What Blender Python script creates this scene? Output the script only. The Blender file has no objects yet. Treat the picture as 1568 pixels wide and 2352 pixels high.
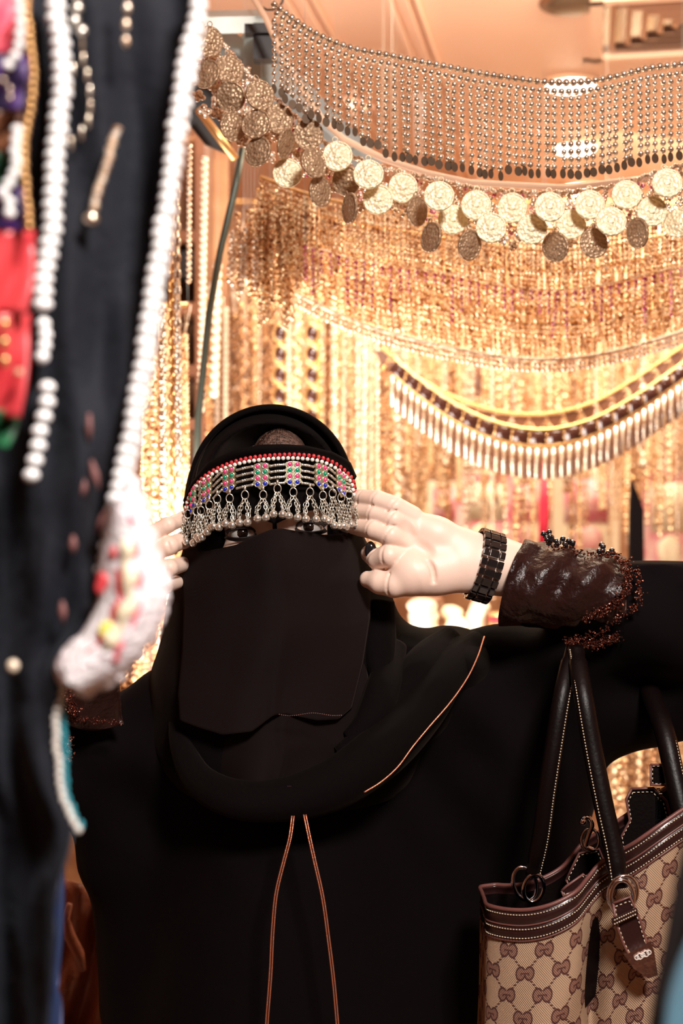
import bpy, math, random
import numpy as np
from mathutils import Vector, Matrix

random.seed(7); rng = np.random.default_rng(7)
S = bpy.context.scene
COL = S.collection
PI = math.pi
F = 3267.0            # focal length in pixels of the 1568 x 2352 frame (50 mm on 36 mm)
CZ = 1.45             # camera height

# ------------------------------------------------------------------ camera, light, exposure
cam_d = bpy.data.cameras.new('camera'); cam = bpy.data.objects.new('camera', cam_d); COL.objects.link(cam)
cam.location = (0, 0, CZ); cam.rotation_euler = (PI/2, 0, 0)
cam_d.sensor_fit = 'VERTICAL'; cam_d.sensor_height = 36; cam_d.sensor_width = 24; cam_d.lens = 50
cam_d.clip_start = 0.05
cam_d.dof.use_dof = True; cam_d.dof.focus_distance = 1.44; cam_d.dof.aperture_fstop = 4.4
S.camera = cam
S.view_settings.view_transform = 'Standard'; S.view_settings.look = 'None'
S.view_settings.exposure = 0.55; S.view_settings.gamma = 1.0
S.view_settings.use_curve_mapping = False

w = bpy.data.worlds.new('world'); S.world = w; w.use_nodes = True
w.node_tree.nodes['Background'].inputs[0].default_value = (1.0, 0.88, 0.8, 1)
w.node_tree.nodes['Background'].inputs[1].default_value = 0.3

def area(name, loc, target, size, power, col, sy=None):
    d = bpy.data.lights.new(name, 'AREA'); d.energy = power; d.color = col
    d.shape = 'RECTANGLE'; d.size = size; d.size_y = sy or size
    o = bpy.data.objects.new(name, d); COL.objects.link(o); o.location = loc
    o.rotation_euler = (Vector(target) - Vector(loc)).to_track_quat('-Z', 'Y').to_euler()
    return o
# unseen white key light, added above and just behind the camera
area('added_key_light', (0.45, -0.1, 2.45), (0.1, 1.45, 1.3), 0.30, 34, (1.0, 0.93, 0.88))
# warm area fills added under the ceiling to brighten the displays
area('display_fill', (0.6, 2.4, 2.5), (0.6, 3.4, 1.2), 0.9, 46, (1.0, 0.84, 0.62), 0.5)
area('display_fill', (-0.2, 3.4, 2.5), (-0.3, 3.6, 1.0), 0.9, 21, (1.0, 0.88, 0.74), 0.5)
area('display_fill', (1.2, 4.2, 2.5), (0.9, 4.8, 1.2), 0.8, 30, (1.0, 0.86, 0.66), 0.5)
area('ceiling_fill', (-0.3, 2.3, 1.2), (0.3, 3.2, 2.5), 0.8, 22, (1.0, 0.86, 0.76))  # unseen area light added to lift the ceiling from below

# ------------------------------------------------------------------ helpers
def P(px, py, Y):
    return np.array(((px-784.0)/F*Y, Y, CZ-(py-1176.0)/F*Y))
def V3(a): return Vector((float(a[0]), float(a[1]), float(a[2])))

def ico(sub=1):
    import bmesh
    bm = bmesh.new(); bmesh.ops.create_icosphere(bm, subdivisions=sub, radius=1)
    v = np.array([x.co[:] for x in bm.verts]); f = [[q.index for q in p.verts] for p in bm.faces]; bm.free()
    return v, f
ICO = {1: ico(1), 2: ico(2), 3: ico(3)}

class MB:
    def __init__(s): s.v = []; s.f = []; s.n = 0; s.m = []
    def add(s, v, f, m=0):
        v = np.asarray(v, float).reshape(-1, 3); s.v.append(v)
        n = s.n; s.f.extend([[i+n for i in q] for q in f]); s.m.extend([m]*len(f)); s.n += len(v); return s
    def sph(s, c, r, sub=1, m=0):
        v, f = ICO[sub]; return s.add(v*np.asarray(r, float)+np.asarray(c, float), f, m)
    def box(s, c, h, R=None, m=0):
        g = np.array([(x, y, z) for x in (-1, 1) for y in (-1, 1) for z in (-1, 1)], float)*np.asarray(h, float)
        if R is not None: g = g @ np.asarray(R).T
        return s.add(g+np.asarray(c, float), [[0,1,3,2],[4,6,7,5],[0,4,5,1],[2,3,7,6],[0,2,6,4],[1,5,7,3]], m)
    def tube(s, pts, r, n=8, m=0, closed=False, flat=1.0, cap=True, up=None):
        pts = np.asarray(pts, float); k = len(pts); r = np.broadcast_to(np.asarray(r, float), (k,))
        if closed: T = np.roll(pts, -1, 0)-np.roll(pts, 1, 0)
        else: T = np.gradient(pts, axis=0)
        T /= np.linalg.norm(T, axis=1)[:, None]+1e-12
        a = np.array(up if up is not None else (0, 1, 0), float)
        out = []
        for i in range(k):
            t = T[i]; u = np.cross(t, a)
            if np.linalg.norm(u) < 1e-3: u = np.cross(t, (1, 0, 0.01))
            u /= np.linalg.norm(u); w_ = np.cross(u, t)
            an = np.arange(n)*2*PI/n
            out.append(pts[i]+r[i]*(np.cos(an)[:, None]*u+flat*np.sin(an)[:, None]*w_))
        f = []
        for i in range(k if closed else k-1):
            j = (i+1) % k
            for q in range(n): f.append([i*n+q, i*n+(q+1) % n, j*n+(q+1) % n, j*n+q])
        if not closed and cap: f.append(list(range(n))[::-1]); f.append([(k-1)*n+q for q in range(n)])
        return s.add(np.concatenate(out), f, m)
    def cyl(s, a, b, r, n=10, m=0, r2=None): return s.tube([a, b], [r, r if r2 is None else r2], n, m)
    def ring(s, c, R, r, ax1, ax2, n=14, k=6, m=0, e=1.0):
        an = np.arange(n)*2*PI/n; ax1 = np.asarray(ax1, float); ax2 = np.asarray(ax2, float)
        nrm = np.cross(ax1, ax2)
        pts = np.asarray(c, float)+R*(np.cos(an)[:, None]*ax1+e*np.sin(an)[:, None]*ax2)
        return s.tube(pts, r, k, m, closed=True, up=nrm)
    def grid(s, G, m=0, closed_u=False):
        G = np.asarray(G, float); a, b = G.shape[:2]; f = []
        for i in range(a if closed_u else a-1):
            i2 = (i+1) % a
            for j in range(b-1): f.append([i*b+j, i2*b+j, i2*b+j+1, i*b+j+1])
        return s.add(G.reshape(-1, 3), f, m)
    def prism(s, pts, d, m=0):
        pts = np.asarray(pts, float); n = len(pts); d = np.asarray(d, float)
        v = np.concatenate([pts, pts+d]); f = [list(range(n)), list(range(n, 2*n))[::-1]]
        f += [[i, i+n, (i+1) % n+n, (i+1) % n] for i in range(n)]
        return s.add(v, f, m)
    def build(s, name, mats, parent=None, smooth=True, origin=None):
        v = np.concatenate(s.v) if s.v else np.zeros((0, 3))
        o0 = np.zeros(3)
        if parent is not None: o0 = np.array(world_loc(parent))
        if origin is not None: o0b = np.asarray(origin, float)
        else: o0b = o0
        me = bpy.data.meshes.new(name); me.from_pydata((v-o0b).tolist(), [], s.f)
        if not isinstance(mats, (list, tuple)): mats = [mats]
        for q in mats: me.materials.append(q)
        me.polygons.foreach_set('material_index', s.m)
        me.polygons.foreach_set('use_smooth', [bool(smooth)]*len(s.f)); me.update()
        o = bpy.data.objects.new(name, me); COL.objects.link(o)
        o.location = o0b-o0
        if parent is not None: o.parent = parent
        return o

def world_loc(o):
    l = Vector(o.location); p = o.parent
    while p is not None: l = l+Vector(p.location); p = p.parent
    return l
def tag(o, label=None, cat=None, group=None, kind=None):
    if label: o['label'] = label
    if cat: o['category'] = cat
    if group: o['group'] = group
    if kind: o['kind'] = kind
    return o
def thing(name, loc, label, cat, group=None):
    o = bpy.data.objects.new(name, None); COL.objects.link(o); o.location = V3(loc); o.empty_display_size = .05
    return tag(o, label, cat, group)
def inst(name, me, parent, wloc, rot=None, scale=None):
    o = bpy.data.objects.new(name, me); COL.objects.link(o)
    l = V3(wloc)
    if parent is not None: l = l-world_loc(parent); o.parent = parent
    o.location = l
    if rot is not None: o.rotation_euler = rot
    if scale is not None: o.scale = scale
    return o
def spline(pts, n):
    pts = np.asarray(pts, float); k = len(pts)
    d = np.r_[0, np.cumsum(np.linalg.norm(np.diff(pts, axis=0), axis=1))]
    t = np.linspace(0, d[-1], n); out = np.zeros((n, pts.shape[1]))
    m = np.gradient(pts, d, axis=0)
    i = np.clip(np.searchsorted(d, t, 'right')-1, 0, k-2); h = d[i+1]-d[i]; s_ = (t-d[i])/h
    s_ = s_[:, None]; h = h[:, None]
    return ((2*s_**3-3*s_**2+1)*pts[i]+(s_**3-2*s_**2+s_)*h*m[i]+(-2*s_**3+3*s_**2)*pts[i+1]+(s_**3-s_**2)*h*m[i+1])
def PX(pts, Y=None):       # list of (px,py[,Y]) -> world points
    return np.array([P(p[0], p[1], p[2] if len(p) > 2 else Y) for p in pts])

# ------------------------------------------------------------------ smooth distance-field surfaces
class SDF:
    def __init__(s, lo, hi, h):
        s.lo = np.array(lo, float); s.h = h; s.n = np.ceil((np.array(hi)-s.lo)/h).astype(int)+1
        s.f = np.full(s.n, 0.05, np.float32)
    def loc(s, lo, hi, pad):
        a = np.clip(np.floor((np.minimum(lo, hi)-pad-s.lo)/s.h).astype(int), 0, s.n-1)
        b = np.clip(np.ceil((np.maximum(lo, hi)+pad-s.lo)/s.h).astype(int)+1, 1, s.n)
        ax = [s.lo[i]+s.h*np.arange(a[i], b[i], dtype=np.float32) for i in range(3)]
        return (slice(a[0], b[0]), slice(a[1], b[1]), slice(a[2], b[2])), ax
    def comb(s, sl, d, k, sub):
        g = s.f[sl]
        if sub:
            d = -d; h = np.clip(.5-.5*(d-g)/k, 0, 1) if k > 0 else (d > g)*1.0
            h = np.clip(.5+.5*(d-g)/k, 0, 1); s.f[sl] = g*(1-h)+d*h+k*h*(1-h)
        else:
            h = np.clip(.5+.5*(d-g)/k, 0, 1); s.f[sl] = d*(1-h)+g*h-k*h*(1-h)
    def cap(s, a, b, ra, rb, k=.006, sy=1.0, sub=False):
        a = np.asarray(a, float); b = np.asarray(b, float); R = max(ra, rb)
        sl, (x, y, z) = s.loc(np.minimum(a, b)-R, np.maximum(a, b)+R, k+2*s.h)
        X = x[:, None, None]-a[0]; Y = (y[None, :, None]-a[1]); Z = z[None, None, :]-a[2]
        e = b-a; L = float(e@e)+1e-12
        t = np.clip((X*e[0]+Y*e[1]+Z*e[2])/L, 0, 1)
        d = np.sqrt((X-t*e[0])**2+((Y-t*e[1])*sy)**2+(Z-t*e[2])**2)-(ra+t*(rb-ra))
        s.comb(sl, d.astype(np.float32)/max(1, sy*.6), k, sub)
    def chain(s, pts, rs, k=.004, sy=1.0, sub=False):
        for i in range(len(pts)-1): s.cap(pts[i], pts[i+1], rs[i], rs[i+1], k, sy, sub)
    def ell(s, c, r, k=.006, sub=False):
        c = np.asarray(c, float); r = np.asarray(r, float)
        sl, (x, y, z) = s.loc(c-r, c+r, k+2*s.h)
        X = x[:, None, None]-c[0]; Y = y[None, :, None]-c[1]; Z = z[None, None, :]-c[2]
        k0 = np.sqrt((X/r[0])**2+(Y/r[1])**2+(Z/r[2])**2)+1e-6
        k1 = np.sqrt((X/r[0]**2)**2+(Y/r[1]**2)**2+(Z/r[2]**2)**2)+1e-6
        s.comb(sl, (k0*(k0-1)/k1).astype(np.float32), k, sub)
    def warp(s, fn):
        x, y, z = [s.lo[i]+s.h*np.arange(s.n[i], dtype=np.float32) for i in range(3)]
        s.f += fn(x[:, None, None], y[None, :, None], z[None, None, :]).astype(np.float32)
    def mesh(s, name, mat, parent=None, smooth_iter=2):
        f = s.f.copy()
        for ax in range(3):
            ix = [slice(None)]*3; ix[ax] = 0; f[tuple(ix)] = .05; ix[ax] = -1; f[tuple(ix)] = .05
        neg = f < 0
        A = np.zeros(np.array(f.shape)-1, np.uint8)
        for i in (0, 1):
            for j in (0, 1):
                for k in (0, 1): A += neg[i:f.shape[0]-1+i, j:f.shape[1]-1+j, k:f.shape[2]-1+k]
        act = (A > 0) & (A < 8); idx = np.argwhere(act)
        vid = np.full(act.shape, -1, np.int32); vid[act] = np.arange(len(idx))
        acc = np.zeros((len(idx), 3)); cnt = np.zeros(len(idx))
        cor = [(i, j, k) for i in (0, 1) for j in (0, 1) for k in (0, 1)]
        val = {c: f[idx[:, 0]+c[0], idx[:, 1]+c[1], idx[:, 2]+c[2]] for c in cor}
        for a in cor:
            for d in range(3):
                if a[d] == 0:
                    b = list(a); b[d] = 1; b = tuple(b)
                    va, vb = val[a], val[b]; m = (va < 0) != (vb < 0)
                    t = np.where(m, va/(va-vb+1e-20), 0)
                    p = np.tile(np.array(a, float), (len(idx), 1)); p[:, d] = t
                    acc[m] += p[m]; cnt[m] += 1
        vert = (idx+acc/cnt[:, None])*s.h+s.lo
        Q = []
        for d in range(3):
            u, v = [(1, 2), (2, 0), (0, 1)][d]
            sl0 = [slice(0, n_) for n_ in f.shape]; sl1 = list(sl0)
            sl0[d] = slice(0, f.shape[d]-1); sl1[d] = slice(1, f.shape[d])
            n0 = neg[tuple(sl0)]; n1 = neg[tuple(sl1)]
            e = np.argwhere(n0 != n1); e = e[(e[:, u] > 0) & (e[:, v] > 0) & (e[:, u] < f.shape[u]-1) & (e[:, v] < f.shape[v]-1)]
            fl = n0[e[:, 0], e[:, 1], e[:, 2]]
            def g(du, dv):
                q = e.copy(); q[:, u] += du; q[:, v] += dv; return vid[q[:, 0], q[:, 1], q[:, 2]]
            q = np.stack([g(-1, -1), g(0, -1), g(0, 0), g(-1, 0)], 1)
            q[~fl] = q[~fl][:, ::-1]; Q.append(q)
        Q = np.concatenate(Q); Q = Q[(Q >= 0).all(1)]
        for it in range(smooth_iter):
            sm = np.zeros_like(vert); c = np.zeros(len(vert))
            for a in range(4):
                np.add.at(sm, Q[:, a], vert[Q[:, (a+1) % 4]]); np.add.at(sm, Q[:, a], vert[Q[:, (a+3) % 4]]); np.add.at(c, Q[:, a], 2)
            vert = .5*vert+.5*sm/np.maximum(c, 1)[:, None]
        me = bpy.data.meshes.new(name)
        me.vertices.add(len(vert)); me.loops.add(Q.size); me.polygons.add(len(Q))
        o0 = np.array(world_loc(parent)) if parent is not None else np.zeros(3)
        me.vertices.foreach_set('co', (vert-o0).ravel()); me.loops.foreach_set('vertex_index', Q.ravel().astype(np.int32))
        me.polygons.foreach_set('loop_start', np.arange(0, Q.size, 4, dtype=np.int32))
        me.polygons.foreach_set('use_smooth', np.ones(len(Q), bool)); me.materials.append(mat); me.update(calc_edges=True); me.validate()
        o = bpy.data.objects.new(name, me); COL.objects.link(o)
        if parent is not None: o.parent = parent
        return o

# ------------------------------------------------------------------ materials
def mat(name, col, rough=.5, metal=0.0, **k):
    m = bpy.data.materials.new(name); m.use_nodes = True; nt = m.node_tree; b = nt.nodes['Principled BSDF']
    b.inputs['Base Color'].default_value = (*col, 1); b.inputs['Roughness'].default_value = rough; b.inputs['Metallic'].default_value = metal
    if 'sheen' in k: b.inputs['Sheen Weight'].default_value = k['sheen']; b.inputs['Sheen Tint'].default_value = (*k.get('sheen_col', (1, 1, 1)), 1); b.inputs['Sheen Roughness'].default_value = .4
    if 'spec' in k: b.inputs['Specular IOR Level'].default_value = k['spec']
    if 'coat' in k: b.inputs['Coat Weight'].default_value = k['coat']; b.inputs['Coat Roughness'].default_value = .08
    if 'emit' in k: b.inputs['Emission Color'].default_value = (*k['emit'], 1); b.inputs['Emission Strength'].default_value = k['es']
    if 'sss' in k: b.inputs['Subsurface Weight'].default_value = k['sss']; b.inputs['Subsurface Radius'].default_value = (.012, .005, .003); b.inputs['Subsurface Scale'].default_value = 1
    tc = nt.nodes.new('ShaderNodeTexCoord')
    if 'vary' in k:          # noise between the base and a second colour
        c2, sc = k['vary']
        n = nt.nodes.new('ShaderNodeTexNoise'); n.inputs['Scale'].default_value = sc; n.inputs['Detail'].default_value = 4
        r = nt.nodes.new('ShaderNodeValToRGB'); r.color_ramp.elements[0].position = .38; r.color_ramp.elements[1].position = .62
        r.color_ramp.elements[0].color = (*col, 1); r.color_ramp.elements[1].color = (*c2, 1)
        nt.links.new(tc.outputs['Object'], n.inputs['Vector']); nt.links.new(n.outputs['Fac'], r.inputs['Fac']); nt.links.new(r.outputs['Color'], b.inputs['Base Color'])
    if 'rand' in k:          # each string its own tone
        ge = nt.nodes.new('ShaderNodeNewGeometry'); oi = nt.nodes.new('ShaderNodeTexNoise'); oi.inputs['Scale'].default_value = 110; oi.inputs['Detail'].default_value = 1
        nt.links.new(ge.outputs['Position'], oi.inputs['Vector']); r = nt.nodes.new('ShaderNodeValToRGB'); cs = k['rand']
        e = r.color_ramp.elements
        while len(e) < len(cs): e.new(.5)
        for i, c in enumerate(cs): e[i].position = .28+.44*i/len(cs) if i else 0; e[i].color = (*c, 1)
        r.color_ramp.interpolation = 'CONSTANT'
        nt.links.new(oi.outputs[0], r.inputs['Fac']); nt.links.new(r.outputs['Color'], b.inputs['Base Color'])
    if 'bump' in k:
        sc, st = k['bump'][:2]; kind = k['bump'][2] if len(k['bump']) > 2 else 'noise'
        if kind == 'weave':
            n = nt.nodes.new('ShaderNodeTexWave'); n.inputs['Scale'].default_value = sc; n.inputs['Distortion'].default_value = .6; n.bands_direction = 'DIAGONAL'; o_ = n.outputs['Fac']
        elif kind == 'vor':
            n = nt.nodes.new('ShaderNodeTexVoronoi'); n.inputs['Scale'].default_value = sc; o_ = n.outputs['Distance']
        else:
            n = nt.nodes.new('ShaderNodeTexNoise'); n.inputs['Scale'].default_value = sc; n.inputs['Detail'].default_value = 6; o_ = n.outputs['Fac']
        bp = nt.nodes.new('ShaderNodeBump'); bp.inputs['Strength'].default_value = st; bp.inputs['Distance'].default_value = k.get('bd', .002)
        nt.links.new(tc.outputs['Object'], n.inputs['Vector']); nt.links.new(o_, bp.inputs['Height']); nt.links.new(bp.outputs['Normal'], b.inputs['Normal'])
    return m

M = {}
M['skin'] = mat('skin', (.90, .66, .54), .45, sss=.06, bump=(260, .12), bd=.0008)
M['nail'] = mat('nail_black', (.012, .012, .014), .12, coat=1)
M['abaya'] = mat('abaya_black', (.0040, .0024, .0028), .85, spec=.05, sheen=.012, sheen_col=(.8, .7, .65), bump=(40, .25), bd=.004)
M['scarf'] = mat('scarf_black', (.0035, .0022, .0022), .8, spec=.07, sheen=.02, sheen_col=(1, .75, .6), bump=(900, .5, 'weave'), bd=.0006)
M['scarf_in'] = mat('scarf_sheer', (.018, .011, .009), .6, spec=.15, sheen=.05, sheen_col=(1, .7, .5), bump=(260, .5, 'weave'), bd=.0008)
M['niqab'] = mat('niqab_cloth', (.0085, .0048, .0046), .8, spec=.1, sheen=.03, sheen_col=(1, .72, .62), bump=(1100, .5, 'weave'), bd=.0005)
M['satin'] = mat('satin_brown', (.019, .0055, .0048), .34, spec=.4, sheen=.12, sheen_col=(1, .5, .35), bump=(28, 1), bd=.012)
M['satin_c'] = mat('satin_copper', (.30, .10, .06), .32, spec=.6, bump=(35, .8), bd=.008)
M['copper'] = mat('copper_trim', (.75, .30, .18), .35, .8, bump=(900, .6), bd=.001)
M['sequin'] = mat('copper_sequins', (.22, .07, .045), .25, .85, bump=(500, 1, 'vor'), bd=.002)
M['silver'] = mat('antique_silver', (.80, .76, .66), .3, .8)
M['bell'] = mat('bell_silver', (.84, .83, .76), .2, .85)
M['silver_d'] = mat('brass_plate', (.68, .64, .44), .35, .9, bump=(700, .4), bd=.0006)
M['red'] = mat('red_glass', (.55, .03, .04), .15, coat=.6)
M['white'] = mat('white_bead', (.85, .82, .76), .2, coat=.6)
M['pink'] = mat('pink_gem', (.80, .06, .22), .1, coat=1)
M['green'] = mat('green_gem', (.0, .30, .14), .1, coat=1)
M['blue'] = mat('blue_gem', (.01, .03, .45), .1, coat=1)
M['hair'] = mat('hair_brown', (.035, .018, .014), .3, spec=.8, vary=((.20, .11, .08), 240), bump=(420, 1), bd=.004)  # second colour paints streak highlights on the strands
M['eyewhite'] = mat('eye_white', (.82, .80, .76), .12, coat=.8)
M['iris'] = mat('iris_brown', (.010, .005, .004), .06, coat=1)
M['kohl'] = mat('kohl', (.02, .012, .012), .5)
M['watch'] = mat('black_ceramic', (.012, .010, .010), .12, coat=1)
GC = [(.28, .10, .04), (.72, .38, .16), (.95, .72, .44), (.98, .84, .60), (.85, .52, .25), (.55, .24, .10)]
M['gold'] = mat('gold_beads', (.8, .5, .2), .34, .72, rand=GC)
M['gold_s'] = mat('gold_plain', (.80, .48, .20), .3, .8)
M['pale'] = mat('champagne_beads', (.9, .8, .6), .25, .55, rand=[(.96, .84, .68), (.80, .56, .38), (.98, .90, .78), (.50, .30, .18), (.90, .72, .54)])
M['silverb'] = mat('silver_beads', (.84, .74, .60), .22, .9, rand=[(.90, .80, .64), (.66, .54, .42), (.95, .87, .74)])
M['cream'] = mat('cream_pearls', (.92, .78, .60), .25, .1, coat=.4)
M['rose'] = mat('rose_beads', (.65, .12, .20), .2, .3, rand=[(.70, .25, .28), (.45, .05, .14), (.85, .45, .45)])
M['dim'] = mat('dim_gold_beads', (.4, .2, .1), .35, .6, rand=[(.08, .03, .015), (.30, .14, .06), (.50, .26, .12), (.70, .42, .22)])  # darker variant of the gold beads, dim lighting put into the colour
M['coin'] = mat('stamped_coin', (.84, .72, .48), .5, .35, bump=(260, .7, 'vor'), bd=.002)
M['coin_shaded'] = mat('shaded_coin', (.42, .28, .17), .45, .5, bump=(260, .8, 'vor'), bd=.002)  # shaded copy of the coin; dark reflections of turned coins put into colour
M['copper_v'] = mat('vent_metal', (.42, .22, .14), .35, .4)
M['disc'] = mat('dark_disc', (.13, .085, .055), .4, .6)
M['peach'] = mat('peach_paint', (.80, .52, .34), .5)
M['ceil'] = mat('ceiling_peach', (.78, .52, .38), .55, vary=((.74, .48, .35), 1.2), bump=(60, .1))
M['wall'] = mat('wall_cream', (.46, .24, .12), .6, vary=((.30, .13, .06), 9))
M['floor'] = mat('floor_tile', (.30, .2, .14), .3, vary=((.22, .14, .1), 4))
M['steel'] = mat('painted_steel', (.42, .46, .45), .35, .4, vary=((.33, .36, .34), 12))
M['steel_d'] = mat('dark_steel', (.07, .085, .07), .35, .5)
M['black'] = mat('black_plastic', (.015, .012, .012), .4)
M['brown'] = mat('brown_wood', (.20, .08, .04), .4, vary=((.12, .045, .02), 9))
M['leather'] = mat('brown_leather', (.028, .009, .008), .3, spec=.5, coat=.15, bump=(320, .35), bd=.001)
M['leather_d'] = mat('dark_leather', (.004, .0018, .0018), .4, spec=.2, bump=(320, .3), bd=.001)
M['piping'] = mat('tan_piping', (.16, .06, .05), .4)
M['thread'] = mat('cream_thread', (.75, .62, .45), .6)
M['chrome'] = mat('polished_metal', (.80, .84, .92), .08, 1.0)
M['bronze'] = mat('bronze', (.70, .50, .44), .25, 1.0, bump=(60, .6), bd=.004)
M['pearl'] = mat('pearl_white', (.97, .97, .97), .35, coat=.3)
M['lace'] = mat('white_lace', (.97, .93, .95), .7, vary=((.95, .86, .90), 60), bump=(260, 1), bd=.004)
M['navy'] = mat('navy_velvet', (.006, .0068, .011), .8, spec=.2, sheen=.10, sheen_col=(.55, .65, .8), vary=((.013, .015, .021), 9), bump=(14, .6), bd=.02)
M['pinkf'] = mat('pink_silk', (.80, .10, .17), .45, vary=((.9, .25, .3), 60))
M['redf'] = mat('red_silk', (.50, .035, .045), .35, vary=((.70, .07, .08), 40))
M['purple'] = mat('purple_silk', (.07, .02, .17), .5, vary=((.03, .02, .06), 70))
M['greenf'] = mat('green_silk', (.01, .14, .05), .5, vary=((.02, .05, .03), 60))
M['turq'] = mat('turquoise_bead', (.03, .35, .45), .3)
M['denim'] = mat('blue_denim', (.10, .22, .30), .8, sheen=.2)
M['velvet'] = mat('blue_velvet', (.012, .03, .10), .7, sheen=.2, sheen_col=(.4, .5, 1))
M['yell'] = mat('yellow_flower', (.8, .75, .15), .6)
M['paper'] = mat('cream_card', (.90, .78, .56), .5)
M['pinkp'] = mat('pink_print', (.90, .62, .55), .5, vary=((.75, .18, .25), 22))
M['redp'] = mat('red_tassel', (.55, .01, .04), .5)
M['lampon'] = mat('lamp_glow', (1, 1, 1), .5, emit=(1.0, .88, .62), es=25)
M['jewel_d'] = mat('dark_stone', (.06, .02, .015), .15, coat=1)

# GG canvas: woven cream cloth with a printed pattern, in UV space
def canvas_mat():
    m = bpy.data.materials.new('monogram_canvas'); m.use_nodes = True; nt = m.node_tree; b = nt.nodes['Principled BSDF']
    class N:
        def __init__(s, o): s.o = o
        @staticmethod
        def op(k, *a, clamp=False):
            n = nt.nodes.new('ShaderNodeMath'); n.operation = k; n.use_clamp = clamp
            for i, x in enumerate(a):
                if isinstance(x, N): nt.links.new(x.o, n.inputs[i])
                else: n.inputs[i].default_value = x
            return N(n.outputs[0])
        def __add__(s, o): return N.op('ADD', s, o)
        def __sub__(s, o): return N.op('SUBTRACT', s, o)
        def __mul__(s, o): return N.op('MULTIPLY', s, o)
        def __lt__(s, o): return N.op('LESS_THAN', s, o)
        def __gt__(s, o): return N.op('GREATER_THAN', s, o)
        def abs(s): return N.op('ABSOLUTE', s)
    uv = nt.nodes.new('ShaderNodeUVMap'); sp = nt.nodes.new('ShaderNodeSeparateXYZ'); nt.links.new(uv.outputs[0], sp.inputs[0])
    U = N(sp.outputs[0]); W = N(sp.outputs[1])
    def lat(a): return N.op('FRACT', a)-.5
    def gg(sh):
        X = (lat(U+sh))*87.0; Y = (lat(W+sh))*100.0
        ax = X.abs()
        r = N.op('SQRT', (ax-10.6)*(ax-10.6)*1.08+Y*Y*.60)
        ring = ((r-11.4).abs() < 1.75)
        gap = (ax < 6.5)*((Y-5.0).abs() < 3.4)
        outer = ax > 0
        bar = (ax > 0.8)*(ax < 10.5)*(Y.abs() < 1.5)
        bar2 = ((ax-9.3).abs() < 1.3)*(Y < 0.5)*(Y > -4.5)
        line = N.op('MAXIMUM', ring*(N.op('SUBTRACT', 1.0, gap)), N.op('MAXIMUM', bar, bar2))
        fill = r < 12.2
        return line, fill, X, Y
    l1, f1, X1, Y1 = gg(.5); l2, f2, X2, Y2 = gg(0.0)
    line = N.op('MAXIMUM', l1, l2); fill = N.op('MAXIMUM', f1, f2)
    dg = ((X1.abs()*(1/.87)-Y1.abs()).abs() < 3.6)
    per = (N.op('FRACT', Y1.abs()*(1/7.2)) < .62)
    away = (N.op('SUBTRACT', 1.0, fill))*(Y1.abs() > 15.0)*(Y1.abs() < 35.5)
    dots = dg*per*away
    dark = N.op('MAXIMUM', line, dots)
    def mix(f, a, bb):
        n = nt.nodes.new('ShaderNodeMix'); n.data_type = 'RGBA'; nt.links.new(f.o, n.inputs[0])
        for i, x in ((6, a), (7, bb)):
            if isinstance(x, tuple): n.inputs[i].default_value = (*x, 1)
            else: nt.links.new(x, n.inputs[i])
        return n.outputs[2]
    base = mix(fill, (.46, .30, .19), (.25, .12, .08))
    colr = mix(dark, base, (.075, .018, .014))
    nt.links.new(colr, b.inputs['Base Color']); b.inputs['Roughness'].default_value = .75
    wv = nt.nodes.new('ShaderNodeTexWave'); wv.inputs['Scale'].default_value = 11; wv.bands_direction = 'DIAGONAL'; nt.links.new(uv.outputs[0], wv.inputs['Vector'])
    bp = nt.nodes.new('ShaderNodeBump'); bp.inputs['Strength'].default_value = .6; bp.inputs['Distance'].default_value = .001
    nt.links.new(wv.outputs['Fac'], bp.inputs['Height']); nt.links.new(bp.outputs['Normal'], b.inputs['Normal'])
    return m
M['canvas'] = canvas_mat()

# ------------------------------------------------------------------ the room (turned 10 degrees to the view)
RA = math.radians(10); CEIL = CZ+1.10
def room(a, d, z): return np.array((a*math.cos(RA)+d*math.sin(RA), -a*math.sin(RA)+d*math.cos(RA), z))
RM = np.array([[math.cos(RA), math.sin(RA), 0], [-math.sin(RA), math.cos(RA), 0], [0, 0, 1]])
def rbox(name, a0, a1, d0, d1, z0, z1, m, parent=None, kind='structure'):
    b = MB(); b.box(room((a0+a1)/2, (d0+d1)/2, (z0+z1)/2), ((a1-a0)/2, (d1-d0)/2, (z1-z0)/2), RM)
    o = b.build(name, m, parent, smooth=False)
    if kind and parent is None: o['kind'] = kind
    return o
A0, A1, D0, D1 = -2.2, 1.9, -2.0, 5.0
rbox('floor', A0-.1, A1+.1, D0-.1, D1+.1, -.1, 0, M['floor'])
rbox('ceiling', A0-.1, A1+.1, D0-.1, D1+.1, CEIL, CEIL+.1, M['ceil'])
rbox('wall_back', A0-.1, A1+.1, D1, D1+.1, 0, CEIL, M['wall'])
rbox('wall_left', A0-.1, A0, D0, D1, 0, CEIL, M['wall'])
rbox('wall_right', A1, A1+.1, D0, D1, 0, CEIL, M['wall'])
rbox('wall_front', A0-.1, A1+.1, D0-.1, D0, 0, CEIL, M['wall'])
# ceiling mouldings: each a strip with ridges running into the shop
for i, a in enumerate((-.62, -.405, -1.35)):
    b = MB()
    for k, (off, w_, h_) in enumerate(((0, .05, .012), (-.016, .010, .026), (.016, .008, .022), (.036, .006, .016))):
        b.box(room(a+off, 2.0, CEIL-h_/2), (w_/2, 2.9, h_/2), RM)
    tag(b.build('trim_%d' % (i+1), M['ceil'], None, smooth=False), kind='structure')
b = MB(); b.box(room(0.4, 3.15, CEIL-.003), (.36, .004, .003), RM); b.sph(room(.14, 3.16, CEIL-.004), (.008, .008, .006))
tag(b.build('trim_4', M['peach'], smooth=False), kind='structure')

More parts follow.
